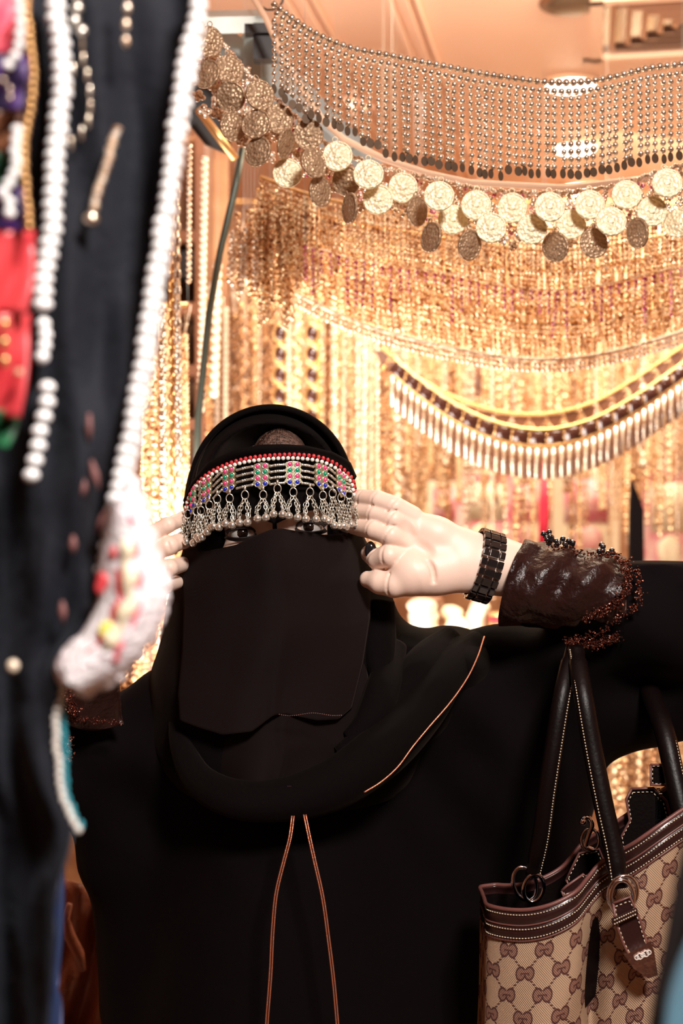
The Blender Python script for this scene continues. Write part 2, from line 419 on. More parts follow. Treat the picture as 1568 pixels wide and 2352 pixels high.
# air vent: square nested louvres
vc = room(.20, 3.17, CEIL)
vc = np.array(((1560-784)/F*3.15, 3.15, CEIL))
vc = vc+np.array((.02, .03, 0)); t = thing('ceiling_vent', vc, 'square louvred air vent set in the peach ceiling', 'vent')
b = MB()
for s_, hh in ((.215, .010), (.195, .02)):
    for sx, sy_ in ((1, 0), (-1, 0), (0, 1), (0, -1)):
        c = vc+RM @ np.array((sx*s_, sy_*s_, -hh/2))
        b.box(c, (.014 if sx else s_+.014, .014 if sy_ else s_+.014, hh/2), RM)
b.build('frame', M['ceil'], t, smooth=False)
b = MB(); b.box(vc+(0, 0, -.001), (.18, .18, .001), RM); b.build('backing', M['jewel_d'], t, smooth=False)
for k, s_ in enumerate((.165, .13, .095, .06, .028)):
    b = MB()
    for q in range(4):
        c_, s2 = math.cos(q*PI/2), math.sin(q*PI/2)
        Rq = np.array([[c_, -s2, 0], [s2, c_, 0], [0, 0, 1]])
        pr = np.array([(-s_, s_, -.004), (s_, s_, -.004), (s_-.012, s_-.012, -.012), (-s_+.012, s_-.012, -.012)])
        pts = (RM @ Rq @ pr.T).T+vc
        b.prism(pts, (0, 0, -.002))
    b.build('louvre', M['copper_v'], t, smooth=False)

# recessed lamps in a row
LROW = [(1320, 3.06), (1310, 3.64), (1320, 4.27), (1330, 4.80)]
lamp0 = None
for i, (px, Y) in enumerate(LROW):
    c = np.array(((px-784)/F*Y, Y, CEIL))
    lab = ['recessed ceiling lamp nearest the camera, cut by the top edge of the picture', 'glaring recessed lamp shining over the top rim of the bead fringe',
           'smaller lit recessed lamp seen through the hanging bead strings', 'farthest recessed lamp, just above the coin scarf'][i]
    t = thing('recessed_lamp', c, lab, 'ceiling lamp', 'recessed lamps in one row')
    b = MB(); an = np.arange(28)*2*PI/28
    pr = [(.052, 0), (.075, 0), (.078, -.004), (.074, -.009), (.060, -.010), (.052, -.003)]
    G = np.array([[c+(r*math.cos(a), r*math.sin(a), z) for r, z in pr] for a in an]); b.grid(G, closed_u=True)
    b.build('rim', M['peach'] if i else M['brown'], t)
    b = MB(); b.sph(c+(0, 0, -.004), (.066, .066, .018), 2); b.build('bulb', M['lampon'] if i else M['disc'], t)
    if i:
        d = bpy.data.lights.new('lamp_light', 'SPOT'); d.energy = 10; d.color = (1, .86, .66); d.spot_size = 2.4; d.spot_blend = .6; d.shadow_soft_size = .05
        lo = bpy.data.objects.new('lamp_light', d); COL.objects.link(lo); lo.parent = t; lo.location = (0, 0, -.03)

# ------------------------------------------------------------------ steel display frame, left
t = thing('display_frame', P(520, 900, 2.1), 'grey steel angle frame with black clamp behind the dangling coins', 'frame')
def bar(pa, pb, w_, d_, m, name):
    b = MB(); b.tube([pa, pb], [w_, w_], 4, flat=d_/w_); return b.build(name, m, t, smooth=False)
bar(P(420, 52, 1.95), P(612, 48, 1.95), .016, .02, M['steel'], 'top_beam')
bar(P(585, 40, 1.97), P(575, 260, 1.97), .014, .01, M['steel'], 'upright')
bar(P(470, 60, 2.0), P(800, 350, 2.0), .022, .006, M['steel'], 'diagonal_brace')
bar(P(560, 80, 2.02), P(860, 390, 2.02), .018, .006, M['steel'], 'diagonal_brace')
b = MB(); b.tube(PX([(556, 340), (540, 430), (505, 580), (480, 720), (455, 960), (445, 1300)], 2.1), .0052, 8); b.build('post', M['steel_d'], t)
b = MB(); b.box(P(610, 100, 1.92), (.016, .012, .024)); b.box(P(600, 70, 1.91), (.022, .01, .006)); b.build('clamp', M['black'], t, smooth=False)
b = MB(); b.prism(PX([(415, 190), (505, 185), (520, 300), (540, 360), (470, 330), (430, 280)], 2.1), (0, .01, 0)); b.build('dark_gap_sheet', M['black'], t, smooth=False)  # black sheet added for the dark gaps behind the upper left coins
b = MB(); b.tube(PX([(455, 250), (540, 365)], 2.05), .006, 6); b.build('brass_rod', M['gold_s'], t)
b = MB(); b.ring(P(620, -8, 1.9), .018, .0015, (1, 0, 0), (0, 0, 1)); b.build('hook_ring', M['black'], t)

b = MB(); b.tube(PX([(560, -40), (610, 40), (650, 130), (700, 215), (740, 275), (790, 320), (880, 365), (980, 398), (1080, 420), (1300, 432), (1568, 400), (1700, 370)], 1.85), .0042, 6, flat=.5)
tag(b.build('curtain_rail', M['peach']), 'thin peach curved rail sagging between bead fringe and coin scarf', 'rail')

# ------------------------------------------------------------------ bead strings
SM = {}
def string_mesh(kind, n, pitch, r, m):
    key = (kind, n, round(pitch, 5), round(r, 5), m.name)
    if key in SM: return SM[key]
    b = MB()
    L = n*pitch
    b.cyl((0, 0, 0), (0, 0, -L), r*.22, 4)
    for i in range(n):
        z = -(i+.5)*pitch
        if kind == 'round': b.sph((0, 0, z), r, 1)
        elif kind == 'ball': b.sph((0, 0, z), r, 2)
        elif kind == 'tubebead':
            if i % 2: b.cyl((0, 0, z-pitch*.42), (0, 0, z+pitch*.42), r*.7, 6)
            else: b.sph((0, 0, z), (r, r, r*.8), 1)
        elif kind == 'link': b.ring((0, 0, z), pitch*.5, r*.3, (0, 0, 1), (math.cos(i*PI/2), math.sin(i*PI/2), 0), 10, 5, e=.6)
        elif kind == 'mix':
            q = (i*7) % 5
            if q == 0: b.sph((0, 0, z), (r*1.5, r*1.1, r*1.3), 1)
            elif q == 1: b.ring((0, 0, z), r*1.2, r*.35, (1, 0, 0), (0, 0, 1), 8, 5)
            elif q == 2: b.sph((r*.5, 0, z), r*.8, 1); b.sph((-r*.6, 0, z), r*.7, 1)
            else: b.sph((0, 0, z), r, 1)
        elif kind == 'bar': b.cyl((0, 0, z-pitch*.48), (0, 0, z+pitch*.48), r, 6)
        elif kind == 'leaf': b.sph((0, 0, z), (r*.8, r*.35, pitch*.55), 1)
        elif kind == 'rose': # cluster of stones
            for a in range(5): b.sph((r*.9*math.cos(a*1.257), r*.3, z+r*.9*math.sin(a*1.257)), r*.55, 1)
            b.sph((0, -r*.2, z), r*.6, 1)
    o = b.build('tmp', m); me = o.data; bpy.data.objects.remove(o); me.name = 'bead_string'; SM[key] = me
    return me

def wires(t, pts):
    for p in pts:
        b = MB(); b.cyl(p, (p[0], p[1], CEIL), .00028, 4); b.build('hanging_wire', M['steel'], t)
# --- the big silver bead fringe at the top
topc = PX([(630, 10), (700, 62), (790, 105), (900, 128), (1000, 148), (1140, 174), (1230, 186), (1310, 190), (1400, 178), (1480, 158), (1568, 146), (1680, 128)], 1.62)
botpx = np.array([(630, 195), (700, 255), (790, 292), (900, 345), (1000, 372), (1140, 386), (1230, 392), (1310, 392), (1400, 384), (1480, 366), (1568, 352), (1680, 330)])
botc = PX([tuple(p) for p in botpx], 1.62)
t = thing('bead_fringe', topc[0], 'wide silver bead fringe with a double bead row on top and dark discs below', 'beaded belt')
tp = spline(topc, 66)
b = MB()
for i, p in enumerate(tp): b.sph(p, .0043, 3)
b.build('top_bead_row', M['silverb'], t)
b = MB()
for i, p in enumerate(tp): b.sph(p+(.003, .001, -.0098), .0039, 3)
b.build('second_bead_row', M['silverb'], t)
NS = 62; wires(t, [topc[0], topc[-1]])
ts = spline(topc, NS); bs = spline(botc, NS)
for i in range(NS):
    x = ts[i][0]+rng.normal(0, .0007); a = ts[i]; zb = np.interp(x, bs[:, 0], bs[:, 2])
    L = a[2]-.014-zb; n = max(6, int(round(L/.0086)))
    me = string_mesh('ball' if i % 3 else 'round', n, .0086, .0037, M['silverb'])
    o = inst('bead_string', me, t, (x, a[1], a[2]-.014), rot=(rng.normal(0, .02), rng.normal(0, .012), rng.uniform(0, 6)))
    dp = (x+rng.normal(0, .001), a[1]-.001, a[2]-.014-n*.0086-.004+rng.normal(0, .001))
    b = MB(); an = np.arange(12)*2*PI/12; w_ = rng.uniform(.65, 1)
    b.prism([(dp[0]+.0048*w_*math.cos(q), dp[1]+.002*math.cos(q), dp[2]+.0056*math.sin(q)) for q in an], (0, .0008, 0))
    b.build('disc', M['disc'], t, smooth=False)

# --- coin scarf
topk = PX([(455, 50), (520, 110), (580, 180), (640, 232), (760, 335), (860, 378), (1000, 412), (1120, 436), (1200, 442), (1320, 440), (1420, 425), (1500, 398), (1568, 378), (1650, 355)], 1.66)
t = thing('coin_scarf', topk[0], 'hanging scarf of stamped gold coins and little flower links below the bead fringe', 'coin scarf')
wires(t, [topk[-1]]); b = MB(); kk = spline(topk, 220)
for i, p in enumerate(kk): b.sph(p+(0, 0, .0012*math.sin(i*1.5)), .0030, 1)
b.build('edge_cord', M['pale'], t)
coins = [(660,397,1),(775,358,1),(846,400,1),(925,431,1),(868,458,1),(1008,450,1),(1040,504,1),(1093,471,1),(1127,523,1),(1176,477,1),(1221,526,1),(1262,475,1),
 (1310,515,1),(1354,470,1),(1403,508,1),(1438,447,1),(1497,485,1),(1532,420,1),(1558,512,.9),(535,290,.8),(588,285,.95),(640,272,.95),(530,222,.95),(597,218,.9),(708,308,1),
 (655,330,.4),(592,348,.85),(527,160,.9),(475,170,.9),(720,375,.8),(795,415,.9),(735,440,.7),(803,478,.45),(957,485,.7),(990,545,.6),(1078,563,.8),(1275,567,.8),(1363,558,.95),(1464,535,.45),(480,95,.9)]
cr = .0172
for i, (px, py, wd) in enumerate(coins):
    c = P(px, py, 1.63-.02*(i % 3))
    b = MB(); n = 28; ang = math.acos(min(1, wd))*(1 if i % 2 else -1)
    pr = [(0, -.0014), (cr*.72, -.0014), (cr*.80, -.0008), (cr*.86, -.0008), (cr*.92, -.0018), (cr, -.0012), (cr, .0012), (cr*.92, .0016), (0, .0012)]
    G = np.array([[(r*math.cos(a), y, r*math.sin(a)) for r, y in pr] for a in np.arange(n)*2*PI/n])
    b.grid(G, closed_u=True)
    # raised head-like relief
    b.sph((0, -.0012, .002), (cr*.30, .0007, cr*.36), 2); b.sph((0.001, -.0012, -.0075), (cr*.42, .0006, cr*.2), 2)
    for q in range(26): b.sph((cr*.66*math.cos(q*.2417), -.0012, cr*.66*math.sin(q*.2417)), (.0006, .0005, .0006), 1)
    b.ring((0, 0, cr+.002), .003, .0006, (1, 0, 0), (0, 0, 1), 10, 5)
    o = b.build('coin', M['coin'] if i < 19 else M['coin_shaded'], t, origin=(0, 0, 0)); o.location = V3(c)-world_loc(t)
    o.rotation_euler = (rng.normal(-.03, .10) if i < 19 else rng.uniform(-.25, .35), 0, ang)
    o.rotation_euler[1] = rng.normal(0, .15)
fb = MB()
for q in range(4): fb.sph((.0042*math.cos(q*PI/2+.3), 0, .0042*math.sin(q*PI/2+.3)), (.0032, .0014, .0032), 2)
fb.sph((0, -.001, 0), .002, 1)
fo = fb.build('flower_link', M['pale']); fme = fo.data; bpy.data.objects.remove(fo)
flw = [(490,145),(455,220),(493,200),(495,232),(500,260),(470,255),(580,345),(558,322),(575,200),(610,320),(470,130),(455,180),(515,185),(560,255),(620,360),(680,355)]
for x in np.linspace(640, 1560, 44):
    flw.append((x+rng.normal(0, 6), np.interp(x, (600, 760, 1000, 1200, 1420, 1568), (300, 400, 490, 520, 500, 450))+rng.uniform(-45, 55)))
for px, py in flw:
    inst('flower_link', fme, t, P(px, py, 1.655), rot=(rng.normal(0, .3), rng.uniform(0, 1.5), rng.normal(0, .4)), scale=(1.25,)*3 if px < 640 else (1,)*3)
nb = MB(); nb2 = MB()
for i in range(0, 220, 2):
    p = kk[i]; L = .055 if i < 60 else .05
    a = p+(rng.normal(0, .002), .004, 0); z = 0
    while z < L:
        (nb if rng.random() < .8 else nb2).sph(a+(rng.normal(0, .0022), rng.normal(0, .002), -z), rng.uniform(.0016, .0034), 1); z += rng.uniform(.003, .006)
nb.build('bead_net', M['silverb'], t)['kind'] = 'stuff'
nb2.build('rose_bead_net', M['rose'], t)['kind'] = 'stuff'

# --- generic draped belt with a fringe
def belt(label, group, curve, Y, n, L, kind, pitch, r, m, edge=M['gold_s'], er=.003, jit=.1, name='beaded_belt', tip=None, double=False, Lfn=None):
    pts = PX([(c[0], c[1]) for c in curve], Y); t = thing(name, pts[0], label, 'beaded belt', group)
    e = spline(pts, n*3); b = MB()
    b.tube(spline(pts, n), er*.5, 5)
    for p in e: b.sph(p, er, 1)
    b.build('edge_chain', edge, t)
    sp = spline(pts, n); wires(t, [pts[0], pts[-1]])
    for i in range(n):
        fr = i/(n-1); l = (Lfn(fr) if Lfn else L)*(1+rng.normal(0, jit)); k = max(2, int(round(l/pitch)))
        k = int(round(k/2)*2) or 2
        me = string_mesh(kind, k, pitch, r, m)
        o = inst('bead_string', me, t, sp[i]+(0, rng.normal(0, .003), -er), rot=(rng.normal(0, .03), rng.normal(0, .03), rng.uniform(0, 6)))
    return t
# tiers of gold fringe
def sag(dx, y0, amp, x0=1250, xl=560, xr=1640, step=90):
    return [(x, y0-amp*((x-x0)/690.0)**2+dx*math.sin(x*.011)) for x in range(xl, xr+1, step)]
LAB = [('gold tube-bead fringe hanging right behind the coins', 'tubebead', .0075, .0028, 520, 130),
       ('orange gold fringe of small round beads, second tier under the coins', 'round', .0062, .0026, 570, 150),
       ('gold leaf-drop fringe in the middle of the tiered drape', 'leaf', .012, .0034, 615, 165),
       ('fringe with rose coloured beads mixed in, above the lowest gold tiers', 'mix', .0085, .0030, 660, 185),
       ('dense gold bead fringe, last but one tier above the open gap', 'round', .0070, .0030, 700, 200),
       ('pale gold fringe ending in the lowest scalloped bead row of the tiered drape', 'tubebead', .0080, .0030, 742, 215)]
for i, (lb, kd, pt, r, y0, am) in enumerate(LAB):
    belt(lb, None, sag(6, y0, am, xl=600-8*i, xr=1650), 1.92+.05*i, 98, .066, kd, pt, r*1.25, M['gold'], jit=.06)
belt('sparse rose and dark red bead row draped across the gold tiers', None, sag(10, 655, 170, xl=700), 1.90, 46, .03, 'mix', .008, .0026, M['rose'], edge=M['gold'], er=.0018, jit=.8)
# bottom scallop
belt('fine champagne bead chain along the lower edge of the tiered drape', None, sag(4, 822, 240, x0=1230, xl=620), 2.1, 90, .016, 'ball', .008, .0035, M['pale'], edge=M['pale'], er=.0036)
# gathered belt ends at left
for k, (x, y0, y1, mt, kd) in enumerate([(640, 430, 760, 'gold', 'mix'), (600, 470, 720, 'gold', 'mix'), (680, 450, 700, 'gold', 'rose'), (560, 520, 700, 'pale', 'mix')]):
    t = thing('bead_bundle', P(x, y0, 1.95), ['gathered gold bead bundle nearest the tiered drape', 'thick dark gold bead bundle hanging beside the leaning post', 'gold rosette bundle tucked behind the others', 'small champagne bundle left of the gold bundles'][k], 'bead strands', 'gathered strands at the left end of the drape')
    for j in range(16):
        L = (y1-y0)/F*1.95*rng.uniform(.75, 1); p = .009
        me = string_mesh(kd, max(4, int(L/p/4)*4), p, .0040, M[mt])
        inst('bead_string', me, t, P(x+rng.normal(0, 20), y0+rng.uniform(0, 40), 1.95+rng.normal(0, .02)), rot=(0, rng.normal(0, .05), rng.uniform(0, 6)))

# --- dark pendant garland and the metal link belt
pts = PX([(880, 800), (950, 862), (1060, 920), (1160, 948), (1260, 950), (1360, 925), (1450, 875), (1540, 815), (1620, 760)], 2.6)
t = thing('pendant_garland', pts[0], 'garland of dark triangular pendants sagging above the metal link belt', 'garland')
e = spline(pts, 90); wires(t, [pts[0], pts[-1]]); b = MB()
for p in e: b.sph(p, .0048, 1)
b.build('chain', M['gold_s'], t)
for p in spline(pts, 22):
    b = MB(); b.prism([p+(-.016, 0, -.004), p+(.016, 0, -.004), p+(0, 0, -.032)], (0, .006, 0)); b.build('pendant', M['brown'], t, smooth=False)
    b = MB(); b.sph(p+(0, 0, -.036), .005, 1); b.build('drop', M['gold_s'], t)
pts = PX([(900, 838), (960, 888), (1060, 955), (1150, 992), (1245, 1006), (1340, 988), (1440, 940), (1530, 880), (1640, 800)], 2.5)
t = thing('metal_belt', pts[0], 'sagging belt of dark oblong links edged in gold with tube fringe', 'metal belt')
wires(t, [pts[0], pts[-1]]); b = MB(); b.tube(spline(pts, 60)+(0, 0, .0145), .0028, 8); b.build('upper_edge', M['gold_s'], t)
b = MB(); b.tube(spline(pts, 60)+(0, 0, -.0145), .0026, 8); b.build('lower_edge', M['gold_s'], t)
lk = spline(pts, 22)
for i in range(21):
    a, c = lk[i], lk[i+1]; d_ = (c-a); b = MB(); b.tube([a+d_*.03, c-d_*.03], [.0120, .0120], 8, flat=.4); b.build('link', M['jewel_d'], t)
    b = MB(); b.sph(c, (.003, .006, .012), 1); b.build('joint', M['gold_s'], t)
fr = spline(pts, 90)
for i, p in enumerate(fr):
    me = string_mesh('bar', 1, .056, .0036, (M['pale'], M['brown'])[i % 2]); inst('tube_drop', me, t, p+(0, 0, -.018), rot=(0, rng.normal(0, .03), 0))

# --- strands hanging on the displays further back
def curtain(label, px0, px1, ytop, y0r, lenr, Yr, n, opts, name='bead_curtain', cat='bead curtain', group=None):
    Ym = sum(Yr)/2; t = thing(name, P(px0, ytop, Ym), label, cat, group)
    e0, e1 = P(px0-6, ytop, Ym), P(px1+6, ytop, Ym)
    b = MB(); b.tube([e0, e1], .004, 6); b.build('rail', M['gold_s'], t); wires(t, [e0, e1])
    for i in range(n):
        kd, r, pt, m = opts[rng.integers(len(opts))]
        x = px0+(px1-px0)*(i+.5)/n+rng.normal(0, (px1-px0)/n*.25); y0 = ytop+rng.uniform(*y0r); Y = rng.uniform(*Yr)
        L = rng.uniform(*lenr)/F*Y; k = max(3, int(round(L/pt/3))*3)
        inst('bead_string', string_mesh(kd, k, pt, r, M[m]), t, (P(x, y0, Y)), rot=(rng.normal(0, .01), rng.normal(0, .012), rng.uniform(0, 6)))
        if y0-ytop > 12:
            w_ = MB(); pt_ = P(x, y0, Y); w_.cyl(pt_, (pt_[0], Ym, e0[2]), .0008, 4); w_.build('thread', M['pale'], t)
    return t
O1 = [('mix', .0065, .014, 'pale'), ('ball', .0062, .0125, 'cream'), ('round', .005, .010, 'silverb'), ('tubebead', .006, .014, 'pale'), ('link', .011, .016, 'gold_s'), ('mix', .007, .013, 'dim'), ('mix', .007, .013, 'dim'), ('mix', .008, .013, 'gold')]
curtain('pale bead curtain behind the left half of the black hood', 455, 640, 640, (0, 90), (650, 760), (2.75, 3.0), 15, O1)
curtain('pale bead curtain behind the right half of the hood, with the dark stones before it', 650, 770, 620, (0, 60), (650, 760), (2.8, 3.05), 10, O1)
curtain('cream bead curtain just right of the hood, above the fingertips', 775, 905, 600, (0, 120), (600, 760), (2.8, 3.1), 12, O1)
O2 = [('mix', .008, .017, 'gold'), ('mix', .008, .015, 'dim'), ('rose', .008, .016, 'gold'), ('round', .0065, .013, 'pale'), ('tubebead', .007, .016, 'gold'), ('leaf', .009, .020, 'gold'), ('mix', .009, .018, 'pale'), ('mix', .008, .015, 'gold')]
for x0, x1, lb in ((820, 960, 'gold curtain of uneven strands over the back of the raised hand'), (960, 1110, 'gold curtain of uneven strands above the watch'),
   (1110, 1245, 'gold curtain of uneven strands left of the red tassel'), (1255, 1400, 'gold curtain of uneven strands right of the red tassel'), (1400, 1500, 'gold curtain of uneven strands before the black pointed drape'), (1500, 1640, 'gold curtain of uneven strands at the right edge of the picture')):
    curtain(lb, x0, x1, 620, (0, 260), (240, 560), (3.3, 3.75), 23, O2)
O3 = [('mix', .0095, .022, 'pale'), ('mix', .0095, .022, 'dim'), ('mix', .010, .022, 'gold'), ('ball', .0095, .022, 'cream'), ('tubebead', .0095, .022, 'gold'), ('mix', .0095, .019, 'gold'), ('round', .009, .018, 'pale')]
for x0, x1, lb in ((430, 620, 'faint rear curtain of beads behind the leaning post'), (620, 820, 'faint rear curtain of beads above the veiled head'), (820, 1020, 'faint rear curtain left of the short dark peg'),
   (1020, 1220, 'faint rear curtain of beads behind the middle of the metal belt'), (1220, 1420, 'faint rear curtain of beads under the two small ceiling lamps'), (1420, 1640, 'faint rear curtain of beads in the far right corner')):
    curtain(lb, x0, x1, 462, (0, 90), (420, 800), (4.2, 4.5), 16, O3)
def strand(px, y0, y1, Y, kind, pitch, r, m, label, group, name='bead_strand', cat='bead strand', dy=0):
    L = (y1-y0)/F*Y; n = max(3, int(round(L/pitch/3))*3)
    me = string_mesh(kind, n, pitch, r, m)
    b = MB(); p = P(px, y0, Y)
    t = thing(name, p, label, cat, group)
    inst('beads', me, t, p, rot=(rng.normal(0, .01), rng.normal(0, .012), rng.uniform(0, 6))); wires(t, [p])
    return t
for x, lb in ((643, 'strand of big dark oval stones, left one of two above the black hood'), (716, 'strand of big dark oval stones, right one of two above the black hood')):
    L = P(0, 740, 2.6)[2]-P(0, 1300, 2.6)[2]; t = thing('stone_necklace', P(x, 740, 2.6), lb, 'necklace', 'dark stone strands')
    for k in range(int(L/.038)):
        c = P(x, 740, 2.6)-(0, 0, k*.038+.02)
        b = MB(); b.ring(c, .012, .0025, (1, 0, 0), (0, 0, 1), 14, 6, e=1.35); b.sph(c+(0, 0, -.019), .004, 1); b.build('setting', M['gold_s'], t)
        b = MB(); b.sph(c, (.010, .005, .014), 2); b.build('stone', M['jewel_d'], t)
# chains at left, beside the pearl edge
for x, y0, y1, kd, pt, r, m, Y, lb in [
  (405, 420, 1240, 'link', .011, .010, 'pale', 1.95, 'chunky champagne link chain hanging just left of the brass post'),
  (392, 430, 1240, 'link', .013, .011, 'gold_s', 1.97, 'chunky gold link chain beside the champagne chain'),
  (372, 700, 1250, 'mix', .010, .0052, 'silverb', 2.0, 'silver charm strand between the pearl edge and the link chains'),
  (352, 820, 1300, 'mix', .010, .0055, 'gold', 2.05, 'gold charm strand right against the white pearl edge'),
  (435, 330, 640, 'round', .009, .0048, 'pale', 2.2, 'short champagne strand below the flower links'),
  (470, 360, 930, 'ball', .012, .0065, 'cream', 2.4, 'cream pearl strand left of the leaning post'),
  (500, 600, 900, 'ball', .016, .0085, 'cream', 2.5, 'big cream pearl strand right of the leaning post'),
  (330, 1000, 1500, 'mix', .011, .005, 'gold', 2.3, 'lowest gold charm strand, reaching down by the fingers')]:
    strand(x, y0, y1, Y, kd, pt, r, M[m], lb, 'strands at the left of the display')
O4 = [('mix', .0055, .011, 'dim'), ('mix', .0055, .011, 'gold'), ('mix', .0055, .011, 'silverb'), ('rose', .006, .014, 'gold')]
curtain('cluster of charm strands between the pearl edge and the left hand', 330, 425, 700, (0, 200), (500, 700), (2.2, 2.6), 18, O4, 'charm_cluster', 'bead strands')
curtain('dim copper charm strands in the gap above the left shoulder', 225, 335, 1400, (0, 60), (180, 260), (2.2, 2.5), 13, O4[:1], 'charm_cluster', 'bead strands')
curtain('dim charm strands in the gap beneath the raised arm', 1400, 1600, 1560, (0, 90), (220, 330), (2.4, 3.2), 24, O4[:2]+[('leaf', .009, .02, 'gold')], 'charm_cluster', 'bead strands')
t = thing('dark_fill_shelf', (P(425, 0, 2.95)[0], 2.95, 0), 'narrow dark wooden shelf unit added for the brown darkness behind the link chains left of the leaning post', 'shelf')
xc = P(425, 0, 2.95)[0]  # boards put in as dark fill behind the chains
b = MB(); b.box((xc, 3.0, 1.12), (.085, .008, 1.12)); b.build('back_panel', M['wall'], t, smooth=False)
for px in (350, 470):
    b = MB(); b.box((P(px, 0, 2.9)[0], 2.9, 1.12), (.010, .09, 1.12)); b.build('side_board', M['brown'], t, smooth=False)
for py in (560, 720, 860, 980, 1120, 1260, 1420, 1560):
    b = MB(); b.box((P(412, 0, 2.9)[0], 2.9, P(0, py, 2.9)[2]), (.050, .088, .010)); b.build('shelf_board', M['brown'], t, smooth=False)
b = MB(); b.box((P(412, 0, 2.8)[0]+.01, 2.86, P(0, 600, 2.8)[2]), (.032, .03, .025)); b.build('dark_fill_box', M['black'], t, smooth=False)  # black box stands in for a dark square between the boards
# shelf, boxes and packets behind the arm
def pk(name, px, py, w_, h_, Y, m, label, cat, group=None, rz=0.0, trimm=None):
    c = P(px, py, Y); t = thing(name, c, label, cat, group)
    w2, h2 = w_/F*Y/2, h_/F*Y/2
    b = MB(); R = np.array([[math.cos(rz), 0, math.sin(rz)], [0, 1, 0], [-math.sin(rz), 0, math.cos(rz)]])
    b.box(c, (w2, .012, h2), R); b.build('card', m, t, smooth=False)
    b = MB(); b.box(c+(0, -.0135, h2*.35), (w2*.7, .001, h2*.45), R); b.sph(c+(0, -.014, -h2*.45), (w2*.5, .008, h2*.3), 2); b.build('print', trimm or M['pinkp'], t)
    b = MB(); b.box(c+(0, 0, h2+.006), (w2*.3, .002, .008), R); b.build('hanger', M['paper'], t, smooth=False)
    return t
pk('packet', 1110, 1185, 130, 190, 3.95, M['pinkp'], 'pink printed packet just above the raised wrist', 'packet', 'packets hanging on the far display', .02, M['paper'])
pk('packet', 1205, 1190, 90, 200, 4.0, M['paper'], 'cream packet left of the red tassel', 'packet', 'packets hanging on the far display', -.02)
pk('packet', 1345, 1190, 150, 220, 3.95, M['paper'], 'large glaring cream packet right of the red tassel', 'packet', 'packets hanging on the far display')
pk('packet', 1020, 1190, 80, 170, 4.0, M['paper'], 'narrow cream packet by the heel of the raised hand', 'packet', 'packets hanging on the far display', .03)
pk('packet', 1535, 1210, 120, 250, 3.9, M['pinkp'], 'pink and cream packet at the right edge of the picture', 'packet', 'packets hanging on the far display', 0, M['paper'])
t = thing('tassel', P(1250, 1075, 3.0), 'long dark red silk tassel hanging behind the wrist', 'tassel')
b = MB(); b.sph(P(1250, 1070, 3.0), (.007, .007, .010), 2); b.tube(PX([(1250, 1060), (1250, 1010)], 3.0), .0015, 5); b.build('knot', M['redp'], t)
b = MB()
for q in range(26):
    a = q*2.4; r = .010*math.sqrt(q/26); p0 = P(1250, 1080, 3.0)+(r*.5*math.cos(a), r*.5*math.sin(a), 0)
    b.tube([p0, p0+(r*.4*math.cos(a), r*.4*math.sin(a), -.08), p0+(r*.6*math.cos(a)-.003, r*.6*math.sin(a), -.18)], [.0018, .0022, .0016], 5)
b.build('threads', M['redp'], t)
t = thing('pendant_drape', P(1462, 1120, 3.0), 'black pointed cloth drape hanging behind the cuff', 'drape')
b = MB(); b.prism(PX([(1452, 1100), (1478, 1170), (1480, 1350), (1445, 1350), (1447, 1180)], 3.0), (0, .02, 0)); b.build('cloth', M['abaya'], t, smooth=False)
b = MB(); b.sph(P(1453, 1098, 3.0), .005, 1); b.build('hook', M['gold_s'], t)
t = thing('dark_bar', P(1100, 860, 2.9), 'short dark wooden peg above the pendant garland', 'peg')
b = MB(); b.tube(PX([(1099, 815), (1098, 900)], 2.9), .007, 8); b.build('peg', M['brown'], t)
b = MB(); b.sph(P(1098, 903, 2.9), .009, 1); b.build('knob', M['brown'], t)
# shelf with folded things, seen under the hand
rt = thing('display_counter', (0.5, 3.0, 0), 'low wooden counter behind the shoulder carrying folded scarves', 'counter')
zt = P(0, 1500, 2.7)[2]
b = MB(); b.box((.08, 2.95, zt-.015), (.34, .32, .015)); b.build('top', M['brown'], rt, smooth=False)
b = MB(); b.box((.08, 3.0, zt/2-.015), (.31, .26, zt/2-.016)); b.build('body', M['brown'], rt, smooth=False)
def lump(px, py, w_, h_, Y, m, label, cat='scarf', group=None):
    c = P(px, py, Y); s_ = SDF(c-(w_/F*Y*.7, .12, h_/F*Y*.8), c+(w_/F*Y*.7, .12, h_/F*Y*.8), .006)
    for k in range(4): s_.ell(c+(rng.normal(0, w_/F*Y*.12), rng.normal(0, .02), (k-1.5)*h_/F*Y*.2), (w_/F*Y*.4, .06, h_/F*Y*.16), .008)
    o = s_.mesh('folded_scarf', m, None, 1); tag(o, label, cat, group)
for px, py, w_, h_, Y, m, lb in [(965, 1428, 90, 130, 2.7, 'cream', 'cream scarf bundle right beside the veil, under the palm'), (1035, 1445, 80, 110, 2.72, 'paper', 'middle cream scarf bundle under the palm'),
   (1095, 1430, 60, 120, 2.7, 'cream', 'cream scarf bundle below the watch'), (1000, 1395, 60, 60, 2.8, 'brown', 'brown scarf bundle lying on top of the cream ones')]:
    lump(px, py, w_, h_, Y, M[m], lb, 'scarf', 'folded scarves on the counter')
for k in range(5):
    b = MB(); c = P(1165, 1455-k*11, 2.6); b.ring(c, .030, .004, (1, 0, 0), (0, 1, 0), 24, 6)
    tag(b.build('bangle', M['redp'] if k % 2 else M['gold_s']), ['lowest bangle of the stack under the cuff, gold', 'second bangle from the bottom of the stack, dark red', 'middle gold bangle of the stack under the cuff', 'fourth bangle from the bottom, dark red, under the cuff', 'topmost gold bangle of the stack under the cuff'][k], 'bangle', 'stacked bangles')
